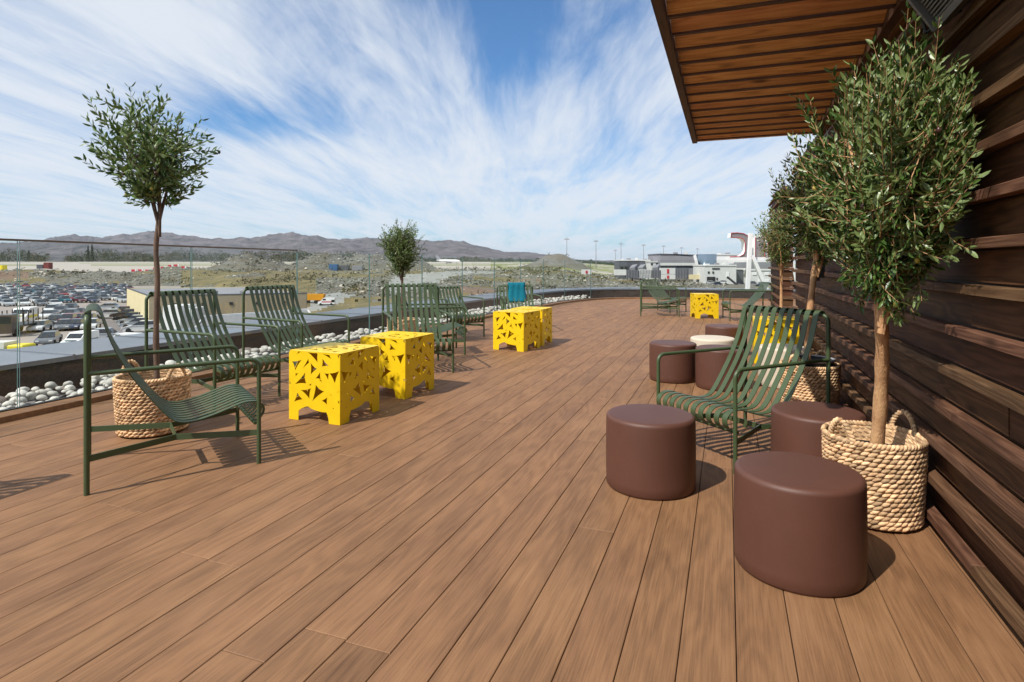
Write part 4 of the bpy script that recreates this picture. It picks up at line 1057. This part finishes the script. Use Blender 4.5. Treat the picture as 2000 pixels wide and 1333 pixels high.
for r_, Z in enumerate(rowsZ):
    p0, p1 = (-25, 244) if r_ > 0 else (0, 110); x0 = (p0 - 1000) * Z / FP; x1 = (p1 - 1000) * Z / FP
    k = 0; x = x0 + random.uniform(0, 2)
    while x < x1:
        skip = random.random() < (.10 if r_ < 8 else .2)
        if r_ == 0 and x > (112 - 1000) * Z / FP: break
        if not skip:
            c = random.choice(pal)
            if r_ == 8 and k == 6: c = 'red'
            car(x, Z + random.uniform(-.4, .4) + (x - x0) * .06, R(-38) + random.uniform(-.05, .05), c, '%s parked car, %s from the left in the %s packed row of the lot' % (c, ordn[min(k, 17)], ordn[r_]), parts=(Z < 150), grp='packed rows of parked cars')
            k += 1
        x += 3.15 + random.uniform(0, .25)
def box_obj(name, c, d, m, parent, bev=0.0, rz=0): mb = MB(); mb.box((0, 0, 0), d, bev=bev); o = mb.build(name, m, parent); o.location = c; o.rotation_euler = (0, 0, rz); return o
def van(x, y, a, body, stripe, lab, L_=5.6, Hh=2.4):
    z = ground_z(x, y); t = empty('van', (x, y, z), a); P = [(-L_ / 2, .35), (-L_ / 2, Hh), (L_ / 2 - 1.9, Hh), (L_ / 2 - 1.0, Hh * .62), (L_ / 2 - .1, Hh * .48), (L_ / 2, .35)]
    mb = MB(); mb.extr(P, -.98, .98); mb.build('body', body, t)
    mb = MB(); x0, x1, z0, z1 = L_ / 2 - 1.78, L_ / 2 - 1.08, Hh * .93, Hh * .66
    mb.add([(x0 + .02, -.85, z0 + .02), (x0 + .02, .85, z0 + .02), (x1 + .03, .88, z1 + .02), (x1 + .03, -.88, z1 + .02)], [(0, 1, 2, 3)]); mb.build('windscreen', M['dark_glass'], t)
    for s in (-1, 1):
        box_obj('side_window', (L_ / 2 - 2.2, s * .985, Hh * .78), (1.0, .02, .5), M['dark_glass'], t); box_obj('stripe', (-.5, s * .99, Hh * .45), (L_ * .7, .02, .35), stripe, t)
        for sx in (-L_ * .3, L_ * .32): mb = MB(); mb.tube([(sx, s * .8, .36), (sx, s * 1.0, .36)], .36, 12); mb.build('wheel', M['tyre'], t)
    box_obj('bonnet_panel', (L_ / 2 - .5, 0, Hh * .58), (.5, 1.3, .03), stripe, t)
    tag(t, lab, 'van'); return t
x, y = gp(47, 632); van(x, y, R(-68), M['white'], M['yellow_plain'], 'white and yellow high-roofed van standing alone left of the cars')
x, y = gp(156, 679); van(x, y, R(-86), M['white'], CM['teal'], 'white van close under the parapet behind the left chair leg', L_=4.6, Hh=2.0).scale = (.85, .85, .85)
x, y = gp(638, 600); van(x, y, R(187), M['white'], M['red'], 'small white van with a red stripe in front of the amber truck').scale = (.62, .62, .62)
x, y = gp(245, 672); van(x, y, R(170), M['white'], M['yellow_plain'], 'white van with a yellow panel peeping over the parapet', Hh=1.9).scale = (.65, .65, .65)
def truck(x, y, a, cab, bed_m, lab, L_=8.0, Hb=2.2, stakes=False):
    z = ground_z(x, y); t = empty('truck', (x, y, z), a)
    box_obj('cab', (L_ / 2 - .9, 0, 1.65), (1.8, 2.3, 2.4), cab, t, .12); box_obj('windscreen', (L_ / 2 + .01, 0, 2.15), (.04, 2.0, .8), M['dark_glass'], t)
    if stakes:
        box_obj('flatbed', (-1.0, 0, 1.15), (L_ - 2.4, 2.4, .25), M['dark_metal'], t)
        for sx in (-4, -2.6, -1.2, .2, 1.4):
            for s in (-1, 1): mb = MB(); mb.tube([(sx, s * 1.15, 1.2), (sx, s * 1.15, 3.1)], .07, 6); mb.build('stake', M['dark_metal'], t)
    else:
        mb = MB(); mb.extr([(-L_ / 2, 1.0), (-L_ / 2 - .3, 1.0 + Hb), (L_ / 2 - 2.1, 1.0 + Hb), (L_ / 2 - 2.3, 1.0)], -1.2, 1.2); mb.build('tipper_body', bed_m, t)
    for sx in (-L_ * .33, -L_ * .2, L_ * .36):
        for s in (-1, 1): mb = MB(); mb.tube([(sx, s * .85, .5), (sx, s * 1.2, .5)], .5, 12); mb.build('wheel', M['tyre'], t)
    tag(t, lab, 'truck'); return t
x, y = gp(36, 652); truck(x, y, R(-72), CM['brown'], None, 'brown flatbed truck with upright stakes at the left of the car park', L_=9, stakes=True)
x, y = gp(608, 599); truck(x, y, R(180), M['amber'], M['amber'], 'amber tipper truck parked at the foot of the grass slope', L_=9).scale = (.6, .6, .6)
x, y = gp(14, 718); truck(x, y, R(5), M['yellow_plain'], M['pale_grey'], 'yellow truck with a pale load box at the lower left, under the parapet', L_=5.2).scale = (.7, .7, .72)

# ------------------------------------------------------------------ buildings
def block(parent, name, p0, p1, Z, ztop, zbot, depth, m, dz=0.0):
    x0 = (p0 - 1000) * Z / FP; x1 = (p1 - 1000) * Z / FP; mb = MB()
    mb.add([(x0, Z, zbot), (x1, Z, zbot), (x1, Z, ztop + dz), (x0, Z, ztop), (x0, Z + depth, zbot), (x1, Z + depth, zbot), (x1, Z + depth, ztop + dz), (x0, Z + depth, ztop)],
           [(0, 1, 2, 3), (1, 5, 6, 2), (5, 4, 7, 6), (4, 0, 3, 7), (3, 2, 6, 7)])
    return mb.build(name, m, parent)
def zy(y, Z): return CH - (y - HY) * Z / FP
# beige warehouse: a short end wall and a long side wall
bd = empty('warehouse'); tag(bd, 'low flat-roofed beige and tan warehouse behind the lounge chairs, beside the car park', 'building')
A = at(248, 612, GZ); B_ = at(291, 643, GZ); ht_ = 4.6
Cc = Vector(((600 - 1000) * 90 / FP, 90, GZ)); D_ = A + (Cc - B_)
def wallq(parent, name, a, b, z0, z1, m, th=.15, out=0.0):
    d = (b - a); n = Vector((d.y, -d.x, 0)).normalized(); a = a + n * out; b = b + n * out; mb = MB()
    V = [Vector((q.x, q.y, z)) + n * o__ for o__ in (0, -th) for q, z in ((a, z0), (b, z0), (b, z1), (a, z1))]
    mb.add(V, [(0, 1, 2, 3), (5, 4, 7, 6), (1, 5, 6, 2), (4, 0, 3, 7), (3, 2, 6, 7)]); return mb.build(name, m, parent)
wallq(bd, 'end_wall', A, B_, GZ, GZ + ht_, M['beige']); wallq(bd, 'side_wall', B_, Cc, GZ, GZ + ht_, M['tan'])
wallq(bd, 'back_wall', D_, A, GZ, GZ + ht_, M['beige']); wallq(bd, 'far_wall', Cc, D_, GZ, GZ + ht_, M['tan'])
mb = MB(); mb.add([Vector((q.x, q.y, GZ + ht_ - .12)) for q in (A, B_, Cc, D_)], [(0, 1, 2, 3)]); mb.build('roof', M['mid_grey'], bd)
wallq(bd, 'roof_edge', B_, Cc, GZ + ht_ - .02, GZ + ht_ + .12, M['dark_grey'], .2, .04); wallq(bd, 'roof_edge', A, B_, GZ + ht_ - .02, GZ + ht_ + .12, M['dark_grey'], .2, .04)
sd = (Cc - B_).normalized(); pn = Vector((sd.y, -sd.x, 0))
for k in range(9):
    q = B_ + sd * (3.2 + k * 3.6); box_obj('window', (q.x + pn.x * .03, q.y + pn.y * .03, GZ + 3.3), (.5, .12, .42), M['dark_glass'], bd, rz=math.atan2(sd.y, sd.x))
q = A.lerp(B_, .66); box_obj('window', (q.x - .04, q.y - .05, GZ + 1.2), (.4, .2, .9), M['dark_glass'], bd, rz=math.atan2((B_ - A).y, (B_ - A).x))
for k in range(5): q = B_.lerp(Cc, .15 + k * .18) + Vector((0, 3, 0)); box_obj('roof_vent', (q.x, q.y, GZ + ht_ + .2), (.6, .6, .6), M['mid_grey'], bd, .05)
lb_ = empty('low_annex'); tag(lb_, 'low annex with flat grey roof and white edge before the tan warehouse', 'building')
a1, b1 = at(395, 622, -5.9), at(602, 607, -5.9); a2, b2 = at(360, 668, -5.9), at(640, 655, -5.9)
mb = MB(); mb.add([a1, b1, b2, a2], [(3, 2, 1, 0)]); mb.build('roof', M['membrane'], lb_)
wallq(lb_, 'roof_edge', a1, b1, -5.9, -5.6, M['white'], .3); wallq(lb_, 'front_wall', a2, b2, GZ, -5.75, M['pale_grey']); wallq(lb_, 'side_wall', a1, a2, GZ, -5.75, M['pale_grey'])
wallq(lb_, 'side_wall', b2, b1, GZ, -5.75, M['pale_grey'])
gh = empty('plant_shed'); tag(gh, 'small white plant shed against the corner of the tan warehouse', 'building')
block(gh, 'wall', 318, 352, 78, zy(598, 78), GZ, 4, M['white']); block(gh, 'wall', 352, 375, 79, zy(603, 79), GZ, 4, M['pale_grey'])
# terminal on the right
TB = [('pier_building', 1209, 1270, 300, 509, 541, 14, M['dark_grey'], 0, 'long low dark grey terminal pier at the left of the terminal group'),
      ('link_building', 1270, 1289, 290, 512, 545, 12, M['pale_grey'], 0, 'small white terminal block with two square windows left of the grey hangar'),
      ('hangar', 1290, 1362, 285, 497, 546, 26, M['mid_grey'], -1.2, 'tall grey sheet-clad hangar with sloping roofline and white corner fin'),
      ('white_hall', 1398, 1452, 300, 498, 520, 26, M['white'], 0, 'bright white windowless hall behind the roof sign'),
      ('service_building', 1376, 1438, 255, 519, 556, 16, M['pale_grey'], 0, 'pale grey service building with small windows and an open garage bay'),
      ('service_wing', 1456, 1520, 258, 528, 558, 14, M['pale_grey'], 0, 'pale grey wing with white shutters behind the sign frame'),
      ('dark_link', 1438, 1456, 260, 526, 557, 14, M['dark_grey'], 0, 'dark grey link between the two pale grey service buildings'),
      ('upper_terminal', 1448, 1530, 290, 508, 530, 20, M['mid_grey'], 0, 'grey upper terminal storey behind the white sign supports')]
bt = {}
for nm, p0, p1, Z, yt, yb, dep, m, dz, lab in TB:
    t = empty(nm, (0, 0, 0)); tag(t, lab, 'building'); bt[nm] = t
    block(t, 'wall', p0, p1, Z, zy(yt, Z), GZ - .4, dep, m, dz)
    e = MB(); w_ = (p1 - p0) * Z / FP
    block(t, 'roof_edge', p0 - .6, p1 + .6, Z - .3, zy(yt, Z) + .35, zy(yt, Z) - .25, dep + .6, M['dark_grey'] if m is M['mid_grey'] else M['pale_grey'], dz)
for nm, ps, yt, Z in (('pier_building', (1215, 1226, 1243, 1258), 509, 302), ('hangar', (1300, 1318, 1340), 497.6, 292), ('service_building', (1383, 1399, 1415, 1429), 519, 260), ('white_hall', (1405, 1420), 498, 306), ('upper_terminal', (1452, 1470), 508, 294)):
    for k, p in enumerate(ps): block(bt[nm], 'roof_plant', p, p + 3 + (k % 2) * 3, Z, zy(yt, Z) + .8 + .3 * (k % 3), zy(yt, Z) - .2, 3, M['mid_grey'] if k % 2 else M['pale_grey'])
def win(nm, p0, p1, y0, y1, Z, m, name='window', d=.25): block(bt[nm], name, p0, p1, Z - d, zy(y0, Z), zy(y1, Z), d, m)
for p in (1273, 1283): win('link_building', p - 1.6, p + 1.6, 514, 518, 290, M['dark_glass'])
for k in range(7): win('pier_building', 1212 + k * 8, 1217 + k * 8, 521, 526, 300, M['dark_glass'])
win('hangar', 1290, 1362, 514, 519, 285, M['pale_grey'], 'band'); win('hangar', 1290, 1362, 519.5, 523, 285, M['dark_glass'], 'window', .2)
t = MB(); Z = 284; t.add([((p - 1000) * z_ / FP, z_, zy(y_, Z)) for z_ in (Z, Z + 2) for p, y_ in ((1354, 500), (1359, 497), (1366, 524), (1360, 524))], [(0, 3, 2, 1), (4, 5, 6, 7), (0, 1, 5, 4), (1, 2, 6, 5), (2, 3, 7, 6), (3, 0, 4, 7)]); t.build('corner_fin', M['white'], bt['hangar'])
dr = empty('glass_drum', ((1380 - 1000) * 292 / FP, 292, GZ)); tag(dr, 'curved blue grey glazed drum between the hangar and the white hall', 'building')
mb = MB(); rD = 18.5 * 292 / FP; mb.lathe([(rD, 0), (rD * 1.02, zy(497, 292) - GZ), (0, zy(497, 292) - GZ)], 40); mb.build('glazed_wall', M['blue_glass'], dr)
for p in (1384.5, 1393): win('service_building', p - 1.6, p + 1.6, 530.5, 534.5, 255, M['dark_glass'])
win('service_building', 1381, 1397, 541, 551, 255, M['dark_metal'], 'garage_bay'); win('service_building', 1399.5, 1402, 543, 547, 255, M['dark_glass']); win('service_building', 1419, 1424, 532, 543, 255, M['white'], 'door'); win('service_building', 1391, 1406, 524, 526.5, 255, M['dark_glass'])
for p in (1474, 1498): win('service_wing', p - 4, p + 4, 533, 537.5, 258, M['white'], 'shutter')
for p in (1485, 1498): win('service_wing', p - 4, p + 4, 546, 551, 258, M['white'], 'shutter')
for p0, p1, yt, yb, m, lab in ((1201, 1223, 527, 538, 'pale_grey', 'white site container at the left end of the container row'), (1249, 1273, 527, 535.5, 'pale_grey', 'white upper site container right of the dark screens'), (1247, 1272, 536, 544, 'pale_grey', 'white lower site container right of the dark screens'),
                          (1291, 1319, 524, 536, 'pale_grey', 'upper white container with a red mark'), (1291, 1319, 536.5, 546, 'pale_grey', 'lower white container with a red mark'), (1345, 1376, 537, 546, 'beige', 'low beige shed left of the pale service building'),
                          (1223, 1248, 528, 543, 'dark_grey', 'dark slatted screen between white containers'), (1274, 1290, 528, 544, 'dark_grey', 'short dark slatted screen left of the red-marked containers'), (1319, 1345, 525, 545, 'dark_grey', 'wide dark screen right of the red-marked containers'),
                          (1137, 1155, 527, 536, 'pale_grey', 'small white container with a red patch beyond the glass')):
    Z = 262; t = empty('container' if 'container' in lab else 'shed', (0, 0, 0)); tag(t, lab, 'container' if 'container' in lab else ('screen' if 'screen' in lab else 'shed'))
    if 'screen' in lab: t.name = 'screen'
    block(t, 'wall', p0, p1, Z, zy(yt, Z), zy(yb, Z), 3, M[m])
    if 'red' in lab and 'white' in lab: q = (p0 + p1) / 2; block(t, 'red_mark', q - 2.2, q + 2, Z - .15, zy(yt + 2, Z), zy(yb - 1.5, Z), .15, M['red'])
    elif 'screen' in lab:
        for k in range(int((p1 - p0) / 3)): block(t, 'slat', p0 + 1 + k * 3, p0 + 2 + k * 3, Z - .2, zy(yt, Z) - .1, zy(yb, Z), .2, M['mid_grey'])
# conveyor boom in front of the service building
mb = MB(); a, b = at(1420, 541, -4.8), at(1440, 559, GZ + .3); a = Vector(((1420 - 1000) * 250 / FP, 250, zy(541, 250))); b = Vector(((1441 - 1000) * 248 / FP, 248, zy(558, 248)))
mb.tube([a, b], .45, 4, smooth=False); o = mb.build('conveyor', M['dark_metal']); tag(o, 'dark slanting conveyor boom in front of the pale service building', 'conveyor')
random.seed(5)
for p, yy, c, lab in ((1467, 556, 'grey', 'grey car parked by the white sign post'), (1484, 559, 'black', 'black car between the legs of the white sign frame'), (1385, 557, 'white', 'white car before the open garage bay'), (1398, 559, 'dark blue', 'dark blue car before the pale service building'), (1410, 558, 'white', 'white car right of the dark blue one by the service building')):
    x, y = gp(p, yy); car(x, y, R(180), c, lab, grp='cars by the terminal')
# jet bridges
for p, lab in ((1236, 'grey jet bridge below the dark pier, left'), (1252, 'grey jet bridge below the dark pier, right'), (1280, 'slanting pale jet bridge beside the hangar')):
    Z = 283; mb = MB(); a = Vector(((p - 6 - 1000) * Z / FP, Z - 6, zy(528, Z))); b = Vector(((p + 5 - 1000) * Z / FP, Z, zy(522, Z))); d = b - a
    mb.box((a + b) / 2, (d.length, 2.6, 2.6), M=Vector((1, 0, 0)).rotation_difference(d).to_matrix().to_4x4()); t = empty('jet_bridge'); tag(t, lab, 'jet bridge'); mb.build('tunnel', M['mid_grey'], t)
    mb = MB(); mb.tube([(a.x, a.y, GZ), (a.x, a.y, a.z)], .4, 6); mb.build('leg', M['dark_metal'], t)
# floodlight masts
for k, (p, yt, Z) in enumerate(((1107, 468, 520), (1164, 472, 560), (1202, 490, 700), (1213, 477, 600), (1257, 480, 640), (1296, 482, 700), (1331, 485, 760), (1362, 487, 820))):
    x = (p - 1000) * Z / FP; zt = zy(yt, Z); t = empty('floodlight_mast', (x, Z, GZ)); mb = MB(); mb.tube([(0, 0, 0), (0, 0, zt - GZ)], [.42, .22], 6); mb.build('pole', M['mid_grey'], t)
    mb = MB(); mb.box((0, 0, zt - GZ), (4.6, .8, .5)); mb.box((0, 0, zt - GZ + 1), (3.0, .6, .4)); mb.build('lamp_head', M['mid_grey'], t)
    tag(t, 'slim airport floodlight mast, %s from the left in the line above the terminal' % ordn[k], 'mast', 'floodlight masts')
# airfield odds and ends
def on_land(p, Z): x = (p - 1000) * Z / FP; return x, Z, ground_z(x, Z)
for p, Z, d, m, lab in ((81, 300, (3.2, 2.4, 2.6), 'dark_grey', 'dark grey container at the edge of the airfield, left of the red brown one'), (94, 300, (2.9, 2.4, 3.4), 'rust', 'red brown container at the edge of the airfield'),
                        (652, 300, (4.2, 3, 3.2), 'blue', 'blue site container in front of the gravel heap'), (673, 302, (4.6, 3, 2.6), 'dark_grey', 'dark container right of the blue one by the gravel heap'), (699, 303, (5.2, 3, 2.4), 'mid_grey', 'grey site hut at the right of the containers'),
                        (2, 310, (4, 3, 3), 'yellow_plain', 'yellow airfield box cut by the left edge')):
    x, y, z = on_land(p, Z); t = empty('container', (x, y, z)); tag(t, lab, 'container'); box_obj('box', (0, 0, d[2] / 2 - .1), d, M[m], t, .05)
    for s in (-1, 1): box_obj('door', (s * d[0] * .22, -d[1] / 2 - .03, d[2] / 2 - .1), (d[0] * .38, .05, d[2] * .8), M[m], t)
for k, p in enumerate((261, 274, 288, 303, 318, 332, 344, 358)):
    x, y, z = on_land(p, 298); t = empty('barrier', (x, y, z + .2)); tag(t, 'red and white barrier block, %s from the left in the airfield row' % ordn[k], 'barrier', 'red and white barrier blocks')
    box_obj('block', (0, 0, .5), (1.9, .7, 1.1), M['red'], t); box_obj('stripe', (1.25, 0, .5), (.6, .72, 1.12), M['white'], t)
def plane(p, Z, a, lab, s=1.0):
    x, y, z = on_land(p, Z); t = empty('airliner', (x, y, z), a); t.scale = (s, s, s)
    L_ = 33; P = [(-L_ / 2, 0, 4.6), (-L_ / 2 + 4, 0, 4.2), (-L_ / 2 + 10, 0, 3.8), (L_ / 2 - 6, 0, 3.6), (L_ / 2 - 2, 0, 3.4), (L_ / 2, 0, 3.1)]
    mb = MB(); mb.tube(P, [.35, 1.2, 1.9, 1.9, 1.4, .3], 14); mb.build('fuselage', M['white'], t)
    mb = MB(); mb.extr([(-L_ / 2 + .5, 5.2), (-L_ / 2 - 1.2, 11.2), (-L_ / 2 + 1.6, 11.2), (-L_ / 2 + 6.5, 5.4)], -.15, .15); mb.build('tail_fin', M['mid_grey'], t)
    for s_ in (-1, 1):
        mb = MB(); V = [(3, s_ * 1.5, 2.9), (-3, s_ * 1.5, 2.9), (-8, s_ * 15, 3.9), (-6, s_ * 15, 3.9)]; V = V + [(a_, b_, c_ + .3) for a_, b_, c_ in V]
        mb.add(V, [(0, 1, 2, 3), (7, 6, 5, 4), (0, 4, 5, 1), (1, 5, 6, 2), (2, 6, 7, 3), (3, 7, 4, 0)]); mb.build('wing', M['pale_grey'], t)
        mb = MB(); mb.tube([(2.5, s_ * 5.5, 2.0), (-1, s_ * 5.5, 2.0)], [1.0, .8], 10); mb.build('engine', M['mid_grey'], t)
        mb = MB(); mb.box((-L_ / 2 + 2.5, s_ * 3.2, 4.9), (2.2, 5, .15)); mb.build('tailplane', M['pale_grey'], t)
    mb = MB()
    for xx, yy in ((L_ / 2 - 5, 0), (-2, 2.5), (-2, -2.5)): mb.tube([(xx, yy, 0), (xx, yy, 2.6)], .25, 6)
    mb.build('landing_gear', M['dark_metal'], t); tag(t, lab, 'airliner')
plane(876, 760, R(-14), 'white airliner with a grey tail fin parked far out on the apron', 1.0)
plane(805, 900, R(160), 'second white airliner half hidden behind the small olive tree', .9)

# ------------------------------------------------------------------ roof sign seen from behind, on its white frame
sg = empty('sign_support', (8.2, 20.4, 0)); tag(sg, 'white steel frame carrying the roof sign at the far end of the deck', 'sign support')
def sp3(p, yy, Z): return Vector(((p - 1000) * Z / FP - 8.2, Z - 20.4, CH - (yy - HY) * Z / FP))
Zs = 20.2
def stick(name, a, b, w, m=M['white']):
    mb = MB(); d = b - a; mb.box((a + b) / 2, (d.length, w, w), M=Vector((1, 0, 0)).rotation_difference(d).to_matrix().to_4x4()); return mb.build(name, m, sg)
stick('post', sp3(1459, 585, Zs), sp3(1466, 456, Zs), .12); stick('strut', sp3(1469, 500, Zs), sp3(1500, 573, Zs), .12); stick('strut', sp3(1469, 500, Zs), sp3(1456, 540, Zs + 1), .12)
stick('base_rail', sp3(1452, 584, Zs), sp3(1545, 586, Zs), .10); stick('beam', sp3(1424, 508, Zs + .25), sp3(1560, 507, Zs + .25), .17)
stick('post', sp3(1546, 470, Zs), sp3(1550, 600, Zs), .12); stick('strut', sp3(1538, 500, Zs), sp3(1556, 600, Zs), .12); stick('top_rail', sp3(1466, 462, Zs), sp3(1512, 462, Zs), .08)
def letter(poly, lab, Z, th=.32):
    t = empty('sign_letter', (8.2, 20.4, 0)); P = [sp3(p, yy, Z) for p, yy in poly]; n = len(P); mb = MB()
    V = [(q.x, q.y, q.z) for q in P] + [(q.x, q.y + th, q.z) for q in P]
    mb.add(V[:n], [tuple(range(n))]); mb.build('letter_back', M['sign_grey'], t)
    mb = MB(); mb.add(V, [(i_, n + i_, n + (i_ + 1) % n, (i_ + 1) % n) for i_ in range(n)]); mb.build('letter_edge', M['white'], t)
    C_ = sum(P, Vector()) / n; mb = MB(); V = [(q.x, q.y + th, q.z) for q in P]; mb.add(V, [tuple(range(n - 1, -1, -1))]); mb.build('letter_face', M['white'], t)
    # red neon-like edge strip along the outline, proud of the back
    mb = MB(); mb.tube([(q.x, q.y - .02, q.z) for q in P] + [(P[0].x, P[0].y - .02, P[0].z)], .012, 4, cap=False); mb.build('edge_strip', M['red'], t)
    tag(t, lab, 'sign letter', 'roof sign letters')
outer = [(1428, 455.5), (1440, 455), (1452, 456.5), (1460, 461), (1464, 470), (1464, 500), (1458, 505), (1448, 509), (1425, 509)]
inner = [(1425, 502), (1444, 501.5), (1452, 497), (1455, 490), (1455, 474), (1451, 467), (1444, 465), (1427, 464.5)]
letter(outer + inner, 'curved hook-shaped sign letter seen from behind, open to the left', Zs + .5)
letter([(1475, 463), (1493, 463), (1493, 506), (1475, 506)], 'straight bar of a sign letter right of the white post', Zs + .5)
letter([(1499, 463), (1516, 463), (1516, 506), (1499, 506)], 'straight sign letter part half hidden by the far tree and timber pier', Zs + .5)

# ------------------------------------------------------------------ thin haze over the far country
hzb = MB(); hzb.box((0, 9500, 200), (34000, 21000, 420)); hz_o = hzb.mesh('haze', []) if False else None
hm = bpy.data.materials.new('thin_air_haze'); hm.use_nodes = True; hn = hm.node_tree.nodes; hn.clear(); ho = hn.new('ShaderNodeOutputMaterial'); hv = hn.new('ShaderNodeVolumePrincipled')
hv.inputs['Color'].default_value = (0.78, 0.86, 1.0, 1); hv.inputs['Density'].default_value = 0.00003; hm.node_tree.links.new(hv.outputs[0], ho.inputs['Volume'])
o = hzb.build('haze', hm); tag(o, kind='stuff')
